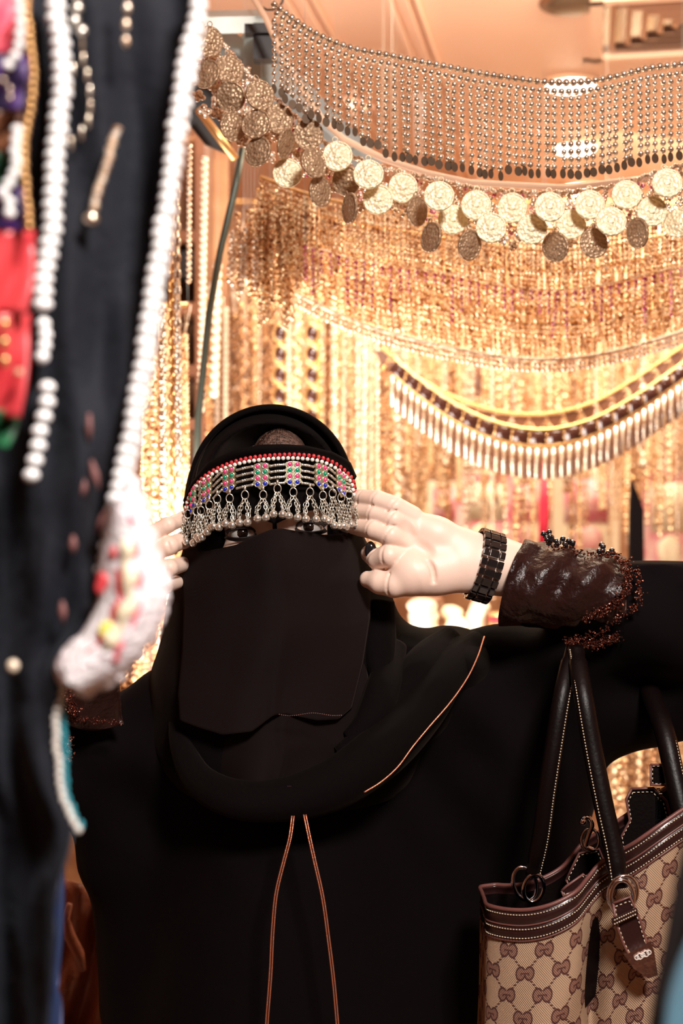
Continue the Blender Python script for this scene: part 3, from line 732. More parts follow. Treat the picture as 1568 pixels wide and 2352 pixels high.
# copper satin garment lower left
t = thing('satin_garment', P(150, 2200, 1.9), 'crumpled copper satin garment hanging in the lower left gap', 'garment')
G = []
for i in range(26):
    u = i/25; row = []
    for j in range(30):
        v = j/29; row.append(P(20+u*230+12*math.sin(v*7), 2080+v*600-60*math.sin(u*3), 1.9+.02*math.sin(u*16+v*5)+.012*math.sin(v*19+u*6)))
    G.append(row)
b = MB(); b.grid(G); o = b.build('cloth', M['satin_c'], t); md = o.modifiers.new('s', 'SOLIDIFY'); md.thickness = .004
b = MB(); b.tube(PX([(160, 2075), (150, 2110), (160, 2150), (180, 2190), (190, 2230)], 1.85), [.004, .006, .008, .008, .005], 8); b.build('twisted_hem', M['satin_c'], t)

# ------------------------------------------------------------------ THE WOMAN
s0 = 1.45/F
def q(px, py, Y=1.45): return P(px, py, Y)
woman = thing('person', (P(640, 0, 1.56)[0], 1.56, 0), 'woman veiled in black with both hands raised to her jewelled headpiece', 'person')
lo = (P(40, 0, 1.5)[0], 1.39, 1.14); hi = (P(1690, 0, 1.5)[0], 1.65, 1.56)
B = SDF(lo, hi, .0014)
# torso, neck, arms
B.cap(q(640, 1720, 1.57), q(640, 2000, 1.57), .105, .105, .03, sy=1.5)
B.cap(q(420, 1690, 1.57), q(960, 1610, 1.57), .045, .045, .03)
B.cap(q(640, 1380, 1.55), q(640, 1700, 1.57), .048, .055, .02)
B.chain([q(960, 1610, 1.57), q(1560, 1500, 1.57)], [.040, .034], .01)
B.chain([q(1560, 1500, 1.57), q(1570, 1410, 1.52), q(1330, 1340, 1.49), q(1140, 1300, 1.465)], [.034, .032, .030, .0275], .012)
B.chain([q(1140, 1300, 1.465), q(1060, 1286, 1.46)], [.0285, .0285], .01, sy=1.25)
B.chain([q(420, 1690, 1.57), q(100, 1770, 1.56), q(90, 1720, 1.54), q(215, 1440, 1.49)], [.040, .030, .028, .024], .012)
# right-of-picture hand (her left): palm
H = 1.45
B.chain([q(1070, 1258, H+.008), q(1000, 1232, H+.006), q(945, 1202, H+.006)], [.0180, .0190, .0150], .010, sy=1.3)
B.chain([q(1070, 1290, H+.008), q(985, 1275, H+.008), q(930, 1245, H+.008)], [.024, .024, .018], .010, sy=1.5)
B.chain([q(1065, 1312, H+.004), q(1000, 1315, H), q(945, 1316, H-.004)], [.0205, .0210, .0230], .012, sy=1.25)
B.chain([q(985, 1275, H+.010), q(925, 1280, H+.006)], [.022, .019], .008, sy=1.4)
fing = {
 'little': ([(945, 1188, H+.006), (906, 1163, H-.002), (868, 1148, H+.006), (835, 1143, H+.022), (805, 1141, H+.04)], [.0122, .0105, .0096, .0086, .0076]),
 'ring':   ([(945, 1215, H+.004), (903, 1193, H-.004), (862, 1179, H+.006), (828, 1172, H+.024), (795, 1170, H+.044)], [.0128, .0110, .0100, .0092, .0080]),
 'middle': ([(938, 1243, H+.004), (896, 1229, H-.006), (860, 1216, H+.002), (826, 1210, H+.024), (795, 1205, H+.044)], [.0130, .0114, .0108, .0096, .0082]),
 'index':  ([(930, 1276, H+.004), (893, 1276, H-.006), (866, 1284, H+.006), (848, 1272, H+.022)], [.0138, .0118, .0108, .0092])}
for k, (pp, rr) in fing.items(): B.chain([q(*p) for p in pp], rr, .0014)
B.chain([q(955, 1322, H-.002), q(905, 1342, H-.004), q(872, 1338, H+.002), q(845, 1331, H+.012)], [.0205, .0128, .0112, .0090], .005)
# creases: thin grooves over the palm side of each joint
def crease(p0, p1, rr, w_=.0011, tilt=0.0):
    p0 = np.asarray(p0); p1 = np.asarray(p1); ax = p1-p0; ax /= np.linalg.norm(ax)
    side = np.cross(ax, (0, 1, 0)); side /= np.linalg.norm(side); fr = np.cross(ax, side); fr = fr if fr[1] < 0 else -fr
    pts = [p0+rr*(math.cos(t_)*side+math.sin(t_)*fr)+ax*tilt*math.cos(t_)*rr for t_ in np.linspace(.55, PI-.55, 9)]
    for i in range(8): B.cap(pts[i], pts[i+1], w_, w_, .0012, sub=True)
for k, (pp, rr) in fing.items():
    for j in range(1, len(pp)-1):
        crease(q(*pp[j]), q(*pp[j+1]), rr[j]*1.03, .0009 if j > 1 else .0012, .25)
crease(q(900, 1341, H-.004), q(872, 1338, H+.002), .0128, .0010)
pl = spline(PX([(903, 1296), (922, 1276), (945, 1268), (975, 1280), (992, 1305), (996, 1335)], H-.0185), 14)
for i in range(13): B.cap(pl[i], pl[i+1], .0024, .0024, .0025, sub=True)
pl = spline(PX([(935, 1205), (942, 1228), (958, 1250), (985, 1268)], H-.0135), 10)
for i in range(9): B.cap(pl[i], pl[i+1], .0034, .0028, .007, sub=True)
pl = spline(PX([(915, 1262), (935, 1245), (950, 1222)], H-.0165), 8)
for i in range(7): B.cap(pl[i], pl[i+1], .0018, .0018, .002, sub=True)
# left-of-picture hand (her right)
H2 = 1.47
B.chain([q(225, 1430, H2+.01), q(280, 1345, H2), q(315, 1290, H2)], [.025, .027, .024], .012, sy=1.4)
B.chain([q(260, 1360, H2), q(325, 1340, H2)], [.024, .018], .010, sy=1.4)
for pp, rr in [([(300, 1262), (345, 1229), (385, 1206), (420, 1192, H2+.02), (450, 1186, H2+.04)], [.0120, .0090, .0080, .0076, .0065]),
               ([(305, 1290), (350, 1268), (388, 1254), (422, 1240, H2+.02), (452, 1232, H2+.04)], [.0125, .0100, .0095, .0088, .0075]),
               ([(315, 1325), (358, 1314), (388, 1305), (420, 1296, H2+.02)], [.0120, .0098, .0090, .0080]),
               ([(310, 1358), (350, 1352), (378, 1346), (405, 1338, H2+.02)], [.0115, .0092, .0085, .0075])]:
    B.chain([q(p[0], p[1], p[2] if len(p) > 2 else H2-.01) for p in pp], rr, .0028)
for a, c_ in [((388, 1222), (380, 1196)), ((392, 1270), (384, 1240)), ((384, 1322), (378, 1296))]:
    B.cap(q(*a, H2-.020), q(*c_, H2-.020), .0016, .0016, .002, sub=True)
# head with brow, nose, cheeks, ears, lips
hc = q(634, 1215, 1.545)
B.ell(hc, (.073, .094, .098), .012)
B.ell(q(634, 1330, 1.515), (.055, .070, .070), .02)
B.cap(q(634, 1205, 1.462), q(634, 1300, 1.448), .0085, .0125, .008)
B.ell(q(634, 1190, 1.475), (.055, .022, .012), .010)
for sx, ey in ((555, 1223), (713, 1209)):
    B.ell(q(sx, ey+2, 1.448), (.021, .012, .0125), .010, sub=True)
    B.ell(q(sx, ey+45, 1.475), (.018, .014, .013), .012)
for sx in (470, 800): B.ell(q(sx, 1235, 1.55), (.008, .012, .028), .006)
B.ell(q(634, 1362, 1.452), (.022, .008, .009), .006)
body = B.mesh('body', M['skin'], woman, 1); body['label'] = 'pale skin of hands and eye region'
del B
# eyes
for ex, ey, tl in ((555, 1225, .07), (713, 1211, -.03)):
    c = q(ex, ey, 1.4675)
    b = MB(); b.sph(c, .0122, 3)
    eye = b.build('eye', M['eyewhite'], woman)
    b = MB(); b.sph(c+((.0010 if ex < 600 else -.0012), -.0074, .0002), (.0068, .0060, .0068), 3); b.build('iris', M['iris'], eye)
    # lids: two shells leaving an almond opening
    for sgn in (1, -1):
        G = []
        for i in range(25):
            u = -1+2*i/24; row = []
            zo = (.0054 if sgn > 0 else -.0038)*math.sqrt(max(0, 1-u*u))+u*tl*.012
            for j in range(9):
                v = j/8; X = u*.0142*(1+v*.22); zz = zo*(1-v)+sgn*v*.0075*math.sqrt(max(.0, 1-.8*u*u))+u*tl*.012*v
                yy = -math.sqrt(max(1e-6, .0138**2-min(.0135, abs(X*.62))**2-min(.011, abs(zz*.7))**2))
                row.append(c+(X, yy-.0006+v*.003, zz))
            G.append(row)
        b = MB(); b.grid(G); o = b.build('eyelid', M['kohl'], woman); md = o.modifiers.new('s', 'SOLIDIFY'); md.thickness = .001
        o['label'] = 'eyelid darkened with kohl'
# hair
b = MB(); hcn = q(642, 1062, 1.505); b.sph(hcn, (.031, .050, .036), 3)
for k in range(420):
    a = rng.uniform(-1, 1); u = rng.uniform(-.9, .9)
    p0 = hcn+(.034*a, -.047*math.sqrt(max(0, 1-.7*a*a)), .008)
    L = rng.uniform(.7, 1.03)
    pts = [hcn+np.array((.031*a*(1-.3*v), -.050*math.cos(v*1.35)*math.sqrt(max(.05, 1-.6*a*a)), .0365*math.sin(v*1.35)*math.sqrt(max(.05, 1-.8*a*a))))*1.012 for v in np.linspace(.05, L, 5)]
    b.tube(pts, [.0005, .0006, .0006, .0005, .0002], 3)
b.build('hair', M['hair'], woman)['label'] = 'brown hair showing under the hood'
# nail, ring
b = MB(); b.sph(q(851, 1265, H+.0065), (.0060, .0042, .0100), 3); o = b.build('nail', M['nail'], woman); o['label'] = 'black painted nail'

# abaya
x0, x1 = P(-60, 0, 1.6)[0], P(1760, 0, 1.6)[0]
D = SDF((x0, 1.33, 0.0), (x1, 1.95, 1.40), .0055)
D.cap(q(640, 1780, 1.60), q(660, 2500, 1.62), .125, .188, .05, sy=.95)
D.cap(q(660, 2500, 1.62), q(660, 4150, 1.62), .188, .22, .03)
D.cap(q(400, 1700, 1.58), q(560, 1640, 1.58), .060, .085, .03)
D.cap(q(450, 1700, 1.59), q(1010, 1600, 1.57), .075, .066, .04)
D.cap(q(980, 1560, 1.575), q(1560, 1540, 1.58), .048, .075, .03)
D.cap(q(1180, 1720, 1.60), q(1420, 1600, 1.58), .085, .050, .05)
D.cap(q(1180, 1850, 1.62), q(1200, 2200, 1.64), .085, .07, .05)
D.cap(q(1340, 1360, 1.485), q(1490, 1385, 1.50), .040, .053, .02)
D.cap(q(1490, 1385, 1.50), q(1610, 1435, 1.52), .053, .055, .02)
D.cap(q(1600, 1430, 1.52), q(1600, 1500, 1.56), .056, .060, .02)
D.cap(q(1500, 1420, 1.50), q(1330, 1480, 1.52), .055, .045, .03)
D.ell(q(1505, 1308, 1.48), (.024, .03, .017), .006)
D.ell(q(1548, 1335, 1.475), (.018, .03, .018), .005)
D.cap(q(1230, 1370, 1.480), q(1330, 1365, 1.485), .034, .042, .02)
D.cap(q(370, 1680, 1.58), q(130, 1765, 1.57), .058, .055, .03)
D.cap(q(900, 1800, 1.62), q(1010, 2500, 1.64), .095, .095, .05)
D.cap(q(225, 1730, 1.56), q(262, 1960, 1.58), .040, .036, .03)
D.cap(q(130, 1765, 1.57), q(40, 1720, 1.55), .055, .046, .02)
D.cap(q(40, 1720, 1.55), q(185, 1510, 1.50), .046, .032, .02)
D.cap(q(345, 1850, 1.62), q(350, 2300, 1.62), .068, .062, .05)
D.warp(lambda x, y, z: (.0045*np.sin(x*26+np.sin(z*9)*2.2)*np.clip((1.15-z)*3, 0, 1)+.003*np.sin((x+z)*60+3*np.sin(x*9))*np.clip((z-1.0)*4, 0, 1)))
ab = D.mesh('abaya', M['abaya'], woman, 2); ab['label'] = 'plain black abaya with wide sleeves'
del D
# scarf / hood
Hd = SDF((P(280, 0, 1.6)[0], 1.36, 1.14), (P(1180, 0, 1.6)[0], 1.76, 1.575), .003)
Hd.ell(q(622, 1135, 1.56), (190*s0*1.07, .125, 203*s0*1.075), .01)
Hd.cap(q(622, 1190, 1.555), q(645, 1455, 1.57), .0905, .124, .02, sy=1.05)
Hd.cap(q(645, 1455, 1.57), q(600, 1640, 1.57), .124, .118, .03, sy=1.05)
Hd.cap(q(600, 1640, 1.57), q(700, 1740, 1.57), .118, .11, .03, sy=.88)
Hd.cap(q(800, 1640, 1.57), q(1030, 1550, 1.58), .10, .055, .03, sy=1.0)
Hd.cap(q(960, 1530, 1.545), q(1070, 1530, 1.56), .034, .032, .02)
Hd.cap(q(860, 1720, 1.53), q(1040, 1540, 1.53), .040, .034, .02)
Hd.ell(q(634, 1215, 1.415), (186*s0, .085, 88*s0), .006, sub=True)
Hd.ell(q(634, 1330, 1.42), (150*s0, .06, 120*s0), .02, sub=True)
Hd.ell(q(622, 1065, 1.425), (160*s0, .115, 112*s0), .004, sub=True)
Hd.warp(lambda x, y, z: .0022*np.sin((x*.7+z)*75+2*np.sin(x*20))*np.clip((1.36-z)*12, 0, 1))
sc = Hd.mesh('head_scarf', M['scarf'], woman, 2)
sc['label'] = 'black hood and shoulder scarf'
del Hd

YC, RB = 1.525, .100
def hy(px, off=0.0):
    t_ = np.clip((px-622)/218.0, -.985, .985); return YC-RB*math.sqrt(1-t_*t_)+off
def curve(pts): 
    a = np.array(pts, float); return lambda x: float(np.interp(x, a[:, 0], a[:, 1]))
wrow_p = spline([(424, 1175), (434, 1142), (455, 1112), (480, 1092), (510, 1077), (560, 1061), (600, 1055), (640, 1052), (700, 1053), (740, 1060), (770, 1074), (795, 1094), (806, 1108), (812, 1135)], 60)
wrow = curve(wrow_p)
# inner hood lining
G = []
for i in range(41):
    th = PI*i/40; row = []
    for j in range(10):
        v = j/9; rx = 176-8*v; X = 622-rx*math.cos(th); Z = 1128-(187-10*v)*math.sin(th)
        row.append(P(X, Z, 1.49+.045*v))
    G.append(row)
for i in range(41):
    row = G[i]; cx = P(622, 1100, 1.55)
    for j in range(1, 14):
        v = j/13; row.append(row[9]*(1-v)+cx*v+np.array((0, .012*math.sin(v*PI), 0)))
b = MB(); b.grid(G); b.build('hood_lining', M['scarf_in'], woman)['label'] = 'sheer brownish inner side of the hood'
# hood rim
b = MB(); b.tube([P(622-183*math.cos(t_), 1126-190*math.sin(t_)*(1+.0*t_), 1.492+.02*abs(math.cos(t_))) for t_ in np.linspace(-.08, PI+.08, 50)], .0036, 8)
b.build('hood_rim', M['scarf'], woman)
# underscarf band
top = curve([(424, 1150), (440, 1112), (480, 1062), (540, 1034), (600, 1022), (650, 1021), (700, 1024), (760, 1038), (800, 1060), (815, 1095)])
bot = curve([(424, 1240), (470, 1222), (510, 1196), (560, 1180), (615, 1198), (632, 1204), (650, 1195), (700, 1174), (760, 1168), (800, 1178), (815, 1190)])
G = []
for x in np.linspace(424, 815, 60):
    row = []
    for j in range(22):
        v = j/21; py = top(x)*(1-v)+bot(x)*v; Yv = hy(x, .007+.004*math.cos(v*9+x*.02)*(v > .1)*(v < .9)-.0035*math.exp(-((v-.03)/.05)**2))
        row.append(P(x, py, Yv))
    G.append(row)
b = MB(); b.grid(G); o = b.build('underscarf', M['scarf'], woman); md = o.modifiers.new('s', 'SOLIDIFY'); md.thickness = .002; md.offset = -1
b = MB(); b.tube(PX([(630, 1190), (631, 1222)], 1.431), .0022, 6, flat=.5); b.build('veil_cord', M['scarf'], woman)

# niqab: two cloth layers
def cloth(name, L, R, T, Bt, Yf, m, nu=70, nv=80, th=.0015):
    """L,R: left/right edge px as function of v; T,Bt: top/bottom py as function of u; Yf(u,v) depth"""
    G = []
    for i in range(nu):
        u = i/(nu-1); row = []
        for j in range(nv):
            v = j/(nv-1); px = L(v)*(1-u)+R(v)*u; py = T(u)*(1-v)+Bt(u)*v
            row.append(P(px, py, Yf(u, v)))
        G.append(row)
    b = MB(); b.grid(G); o = b.build(name, m, woman); md = o.modifiers.new('s', 'SOLIDIFY'); md.thickness = th
    return o
def f1(*p): 
    a = np.array(p, float); 
    d = spline(a, 80); return lambda x: float(np.interp(x, d[:, 0]/1.0, d[:, 1]))
def fn(*p):
    a = np.array(p, float); return lambda x: float(np.interp(x, a[:, 0], a[:, 1]))
def Yn(u, v):
    c = u-.5; wrap = .34*abs(c)**2.4*(1-.45*v)
    nose = .016*math.exp(-(c/.14)**2)*math.exp(-((v-.14)/.22)**2)
    chin = .010*math.exp(-(c/.2)**2)*math.exp(-((v-.55)/.2)**2)
    fold = .0026*math.sin(u*13+v*3)*v+.004*math.exp(-((u-.54)/.03)**2)*v
    return 1.437+wrap-nose-chin-fold-.020*v
cloth('veil_lower_layer', fn((0, 440), (.6, 425), (.75, 430), (1, 500)), fn((0, 815), (.6, 850), (.8, 830), (1, 745)), lambda u: 1300, fn((0, 1800), (.12, 1828), (.35, 1838), (.6, 1820), (.75, 1815), (1, 1800)), lambda u, v: Yn(u, v*1.1)+.008+.003*math.sin(u*9+v*8), M['niqab'])
cloth('face_veil', fn((0, 422), (.15, 418), (.35, 424), (.6, 420), (.85, 410), (1, 414)), fn((0, 824), (.1, 836), (.25, 848), (.5, 848), (.75, 832), (1, 806)),
      fn((0, 1262), (.14, 1266), (.3, 1252), (.42, 1230), (.5, 1217), (.56, 1215), (.66, 1222), (.8, 1229), (.93, 1226), (1, 1212)),
      fn((0, 1655), (.1, 1670), (.25, 1688), (.42, 1680), (.55, 1642), (.62, 1640), (.8, 1655), (.92, 1652), (1, 1625)), Yn, M['niqab'])
# stitched hems of the veil
b = MB()
for i in range(30):
    a = (640+i*4.9, 1641+3*math.sin(i*.3)); b.cyl(P(*a, 1.398), P(a[0]+2.6, a[1], 1.398), .0005, 4)
for i in range(24):
    a = (660+i*3.4, 1806); b.cyl(P(*a, 1.408), P(a[0]+1.6, a[1], 1.408), .0003, 4)
b.build('hem_stitching', M['piping'], woman)
# folds of the shoulder scarf: long soft rolls sweeping to the right shoulder
for k, (pp, rr) in enumerate([([(1100, 1470, 1.545), (1030, 1540, 1.50), (960, 1640, 1.47), (860, 1740, 1.44), (760, 1805, 1.425), (640, 1838, 1.42), (540, 1835, 1.425), (455, 1790, 1.445), (415, 1710, 1.465), (395, 1620, 1.50)], [.012, .022, .026, .028, .026, .022, .02, .017, .012, .003]),
                              ([(1040, 1462, 1.54), (980, 1530, 1.50), (920, 1620, 1.48), (850, 1700, 1.455), (780, 1740, 1.44)], [.014, .024, .026, .022, .012]),
                              ([(905, 1480, 1.51), (880, 1580, 1.47), (850, 1660, 1.455), (800, 1700, 1.45)], [.014, .018, .018, .010]),
                              ([(880, 1380, 1.50), (870, 1480, 1.49), (875, 1570, 1.475)], [.012, .018, .010])]):
    b = MB(); sp = spline(np.c_[PX(pp), np.array(rr)], 40); b.tube(sp[:, :3], sp[:, 3], 16, flat=.7); b.build('scarf_fold', M['scarf'], woman)
# copper pipings
def piping(pp, r=.0011, name='copper_piping', n=60, double=0):
    b = MB(); sp = spline(PX(pp), n); b.tube(sp, r, 6)
    if double: b.tube(sp+(double, 0, 0), r, 6)
    o = b.build(name, M['copper'], woman); return o
piping([(1112, 1462, 1.515), (1096, 1510, 1.488), (1076, 1552, 1.470), (1030, 1618, 1.447), (990, 1664, 1.437), (950, 1712, 1.430), (910, 1765, 1.420), (872, 1798, 1.412), (836, 1820, 1.405)], .0009)
piping([(670, 1874, 1.40), (664, 1920, 1.395), (650, 1975, 1.392), (632, 2050, 1.39), (624, 2130, 1.39), (619, 2230, 1.39), (610, 2352, 1.39), (600, 2600, 1.40)], .0008, double=.0022)
piping([(697, 1871, 1.40), (706, 1915, 1.395), (718, 1970, 1.392), (738, 2060, 1.39), (752, 2160, 1.39), (764, 2260, 1.39), (772, 2352, 1.39), (790, 2600, 1.40)], .0008, double=.0022)
# satin cuff, raised arm
G = []
for i in range(49):
    a = 2*PI*i/48; row = []
    for j in range(26):
        v = j/25
        cx, cy = 1178+v*260, 1338+v*24
        if v < .2: cx += 0
        ry = 98*(1-.16*v**4)-6*math.sin(v*PI*1.0)+5*math.sin(a*5+v*11)*(.3+v)*(1-v*.6)+3*math.sin(a*9-v*17); rx = (.045+.0022*math.sin(a*3+v*16))*(1+.16*v)*(1-.30*v**6)
        cx += 34*math.cos(a)*(1-v)*.9 + 16*(-math.sin(a))*(1-v)
        row.append(P(cx, cy-ry*math.cos(a)*1.0, 1.478-rx*math.sin(a)*1.12-.004*math.sin(v*17+a*2)))
    G.append(row)
b = MB(); b.grid(G); o = b.build('satin_cuff', M['satin'], woman); md = o.modifiers.new('s', 'SOLIDIFY'); md.thickness = .0015
o['label'] = 'brown satin sleeve cuff'
# ruffled sequin trim across the cuff
for k, pp in enumerate([[(1255, 1250), (1300, 1262), (1350, 1275), (1410, 1280), (1450, 1300), (1470, 1340), (1460, 1390), (1420, 1420), (1380, 1450), (1330, 1470)], [(1415, 1278), (1440, 1320), (1430, 1370), (1390, 1400), (1340, 1420)], [(1300, 1470), (1370, 1480), (1420, 1460)]]):
    sp = spline(PX([(x, y, 1.455-.03*math.sin(min(PI, max(0, (y-1255)/230*PI)))) for x, y in pp]), 130); b = MB()
    for i, p in enumerate(sp):
        for j in range(3): b.sph(p+rng.normal(0, .0026, 3)*(1, .4, 1), rng.uniform(.0006, .0014), 1)
    b.build('sequin_trim', M['sequin'], woman)
b = MB()
for x, y in ((1265, 1238), (1278, 1245), (1300, 1250), (1316, 1246), (1385, 1262), (1400, 1272), (1256, 1228)):
    c = P(x, y, 1.46)
    b = MB()
    for j in range(5): b.sph(c+rng.normal(0, .0028, 3), (.0035, .002, .003), 1)
    b.build('cuff_bow', M['nail'], woman)
# satin cuff at the other elbow
G = []
for i in range(20):
    u = i/19; row = []
    for j in range(20):
        v = j/19; row.append(P(100+u*(172+12*v), 1560+v*98+u*12+10*math.sin(v*5+u*5), 1.47+.012*math.sin(u*6+v*3)+.01*v))
    G.append(row)
b = MB(); b.grid(G); o = b.build('satin_cuff', M['satin'], woman); md = o.modifiers.new('s', 'SOLIDIFY'); md.thickness = .002
b = MB()
for i in range(260):
    v = rng.random(); b.sph(P(150+22*v+rng.normal(0, 7), 1580+v*60, 1.45)+rng.normal(0, .001, 3), rng.uniform(.0006, .0014), 1)
for i in range(160):
    v = rng.random(); b.sph(P(160+120*v, 1650+v*10+rng.normal(0, 4), 1.462)+rng.normal(0, .001, 3), rng.uniform(.0005, .0010), 1)
for i in range(90):
    v = rng.random(); b.sph(P(158+rng.normal(0, 6), 1690+v*60, 1.46), rng.uniform(.0006, .0014), 1)
b.build('sequin_trim', M['sequin'], woman)

# ------------------------------------------------------------------ headpiece
hp = thing('headpiece', P(622, 1100, hy(622)-.006), 'silver tribal headpiece with coloured stones, red and white beads and bell drops across her forehead', 'headpiece')
b1, b2, b3 = MB(), MB(), MB()
for i, (x, y) in enumerate(spline(wrow_p, 44)):
    b1.sph(P(x, y+1, hy(x, -.004)), (.0022, .0022, .0022), 2)
    b2.sph(P(x+3, y-7, hy(x+3, -.0035)), (.0021, .0021, .0024), 2)
b1.build('white_bead_row', M['white'], hp); b2.build('red_bead_row', M['red'], hp)
plq = [(445, 1146, 24), (476, 1124, 28), (526, 1100, 34), (600, 1090, 40), (673, 1086, 40), (737, 1092, 34), (781, 1108, 26)]
def tang(px):
    a = P(px+3, 1100, hy(px+3)); c = P(px-3, 1100, hy(px-3)); d = a-c; return d/np.linalg.norm(d)
for px, py, wd in plq:
    Y = hy(px, -.005); c = P(px, py, Y); tx = tang(px); tz = np.array((0, 0, 1.0)); nrm = np.cross(tx, tz)   # points to the camera
    W2 = .0085; Hh = .0108
    sl = (wrow(px+12)-wrow(px-12))/24.0; tz2 = tz.copy(); txx = tx-tz*sl*.8; txx /= np.linalg.norm(txx)
    out = [(-.8, 1), (0, 1.12), (.8, 1), (1.05, .8), (.85, .5), (1.05, .25), (.85, 0), (1.05, -.25), (.85, -.5), (1.1, -.8), (.55, -1.1), (0, -1.45), (-.55, -1.1), (-1.1, -.8), (-.85, -.5), (-1.05, -.25), (-.85, 0), (-1.05, .25), (-.85, .5), (-1.05, .8)]
    b = MB(); b.prism([c+txx*W2*a_+tz*Hh*b_ for a_, b_ in out], -nrm*(-.0012))
    pl_ = b.build('plaque', M['silver_d'], hp, smooth=False)
    gb = {}
    rimb = MB()
    for r_ in range(4):
        for s_ in (-1, 1):
            gc = c+txx*s_*W2*.45+tz*Hh*(.78-r_*.55)+nrm*.0016
            mk = ('pink', 'green', 'pink', 'blue')[r_]
            gb.setdefault(mk, MB()).sph(gc, (.0021, .0012, .0021), 2)
            rimb.ring(gc, .0026, .00055, txx, tz, 12, 5)
    rimb.build('bezel', M['silver'], pl_)
    for mk, g_ in gb.items(): g_.build('stone', M[mk], pl_)['label'] = mk+' stones'
# bars between plaques
for k in range(len(plq)-1):
    (xa, ya, wa), (xb, yb, wb) = plq[k], plq[k+1]
    b = MB()
    xs = xa+wa*.42, xb-wb*.42
    for r_ in range(4):
        p0 = P(xs[0], ya-19+r_*14, hy(xs[0], -.006)); p1 = P(xs[1], yb-19+r_*14, hy(xs[1], -.006)); mid = P((xs[0]+xs[1])/2, (ya+yb)/2-20+r_*14, hy((xs[0]+xs[1])/2, -.0065))
        for A_, B_ in ((p0, mid), (mid, p1)):
            sp = np.array([A_*(1-t_)+B_*t_ for t_ in np.linspace(.06, .94, 7)]); b.tube(sp, [.0010, .0016, .0012, .0013, .0012, .0017, .0010], 8)
        b.sph(mid, .0017, 1)
    b.build('bar_link', M['silver'], hp)
# right end cluster
b = MB()
for r_ in range(5):
    b.tube([P(790, 1090+r_*9, hy(790, -.005)), P(806, 1098+r_*8, hy(806, -.004))], [.0016, .0011], 6)
b.build('bar_link', M['silver'], hp)
Z = lambda x, y: (380+x/3.136, 900+y/3.136)
pend = [((160, 840), [(120, 1070), (150, 1078)]), ((225, 820), [(200, 1088), (228, 1045)]), ((255, 815), [(240, 1060), (262, 1048)]), ((315, 775), [(300, 1010), (330, 975)]), ((372, 730), [(345, 968), (385, 975)]), ((462, 725), [(432, 950), (480, 960)]),
        ((572, 700), [(533, 942), (590, 940)]), ((703, 700), [(662, 912), (722, 905)]), ((806, 655), [(777, 880), (842, 882)]), ((920, 680), [(888, 893), (950, 905)]), ((1040, 680), [(1010, 915), (1082, 918)]),
        ((1133, 705), [(1142, 915), (1172, 930)]), ((1203, 690), [(1215, 962), (1250, 966)]), ((1265, 720), [(1282, 965), (1300, 975)]), ((1322, 700), [(1335, 955), (1378, 965)])]
for (tx_, ty_), bl in pend:
    px, py = Z(tx_, ty_); px = min(px, 808); Y0 = hy(px, -.010); tp_ = P(px, py, Y0)
    b = MB(); b.cyl(tp_+(0, 0, .003), tp_+(0, 0, -.002), .0012, 6); b.ring(tp_+(0, 0, -.006), .0036, .0006, (1, 0, 0), (0, 0, 1), 14, 5, e=1.25)
    po = None
    bells = []
    for s_i, (bx, by) in enumerate(bl):
        ex, ey = Z(bx, by); Yb = hy(min(ex, 815), -.013); be = P(ex, ey, Yb)
        st = tp_+(.0012*(-1 if s_i == 0 else 1), 0, -.010); d_ = be+(0, 0, .0055)-st; n = max(4, int(np.linalg.norm(d_)/.0032))
        for rep in (0, 1):
            off = np.array(((-1 if s_i == 0 else 1)*.0012*rep, .0008*rep, 0))
            for i in range(n):
                c = st+d_*(i+.5)/n+off*math.sin(i/n*PI)*2.4; an = (i % 2)*1.2+.35+rep*.5+rng.normal(0, .2)
                dz = d_/np.linalg.norm(d_); sx_ = np.array((math.cos(an), math.sin(an), 0))
                b.ring(c, .0027, .00042, dz, sx_, 10, 4, e=.55)
        bells.append(be)
    po = b.build('drop_chain', M['silver'], hp)
    for be in bells:
        g = MB(); g.sph(be, .0042, 3); g.ring(be, .0042, .0003, (1, 0, 0), (0, 1, 0), 20, 5); g.ring(be+(0, 0, .0048), .0012, .0004, (1, 0, 0), (0, 0, 1), 10, 4)
        g.build('bell', M['bell'], po)

# ------------------------------------------------------------------ wristwatch and ring
wc0, wc1 = np.array((1138, 1228.)), np.array((1098, 1376.))
ctr = P(1112, 1300, 1.462)
t = thing('wristwatch', ctr, 'glossy black link bracelet watch around the raised wrist', 'watch')
axis = P(1175, 1318, 1.468)-P(1060, 1284, 1.460); axis /= np.linalg.norm(axis)
u_ = np.cross(axis, (0, 1, 0)); u_ /= np.linalg.norm(u_)
if u_[2] < 0: u_ = -u_
v_ = np.cross(axis, u_)
NL = 22
for k in range(NL):
    a = 2*PI*k/NL; rad = lambda a: u_*math.cos(a)*.0355+v_*math.sin(a)*.0285
    c = ctr+rad(a)-axis*.001*math.cos(a); tg = rad(a+.08)-rad(a-.08); tg /= np.linalg.norm(tg); nr = np.cross(axis, tg); nr /= np.linalg.norm(nr)
    seg = 2*PI*.0325/NL; R = np.stack([axis, tg, nr], 1); b = MB()
    for off, w_, sh in ((-.0088, .0031, 0), (0, .0050, .5), (.0088, .0031, 0)):
        g = MB(); cc = c+axis*off+tg*seg*sh*0
        b.box(cc+tg*seg*sh*.0, (w_, seg*.42, .0021), R)
    o = b.build('bracelet_link', M['watch'], t, smooth=True); md = o.modifiers.new('b', 'BEVEL'); md.width = .0009; md.segments = 2; md.harden_normals = True
b = MB(); c = ctr-(v_*-1 if v_[1] < 0 else v_)*-.030
b.tube([c, c+(0, .006, 0)], [.017, .017], 24, up=(0, 0, 1)); b.build('watch_case', M['watch'], t)
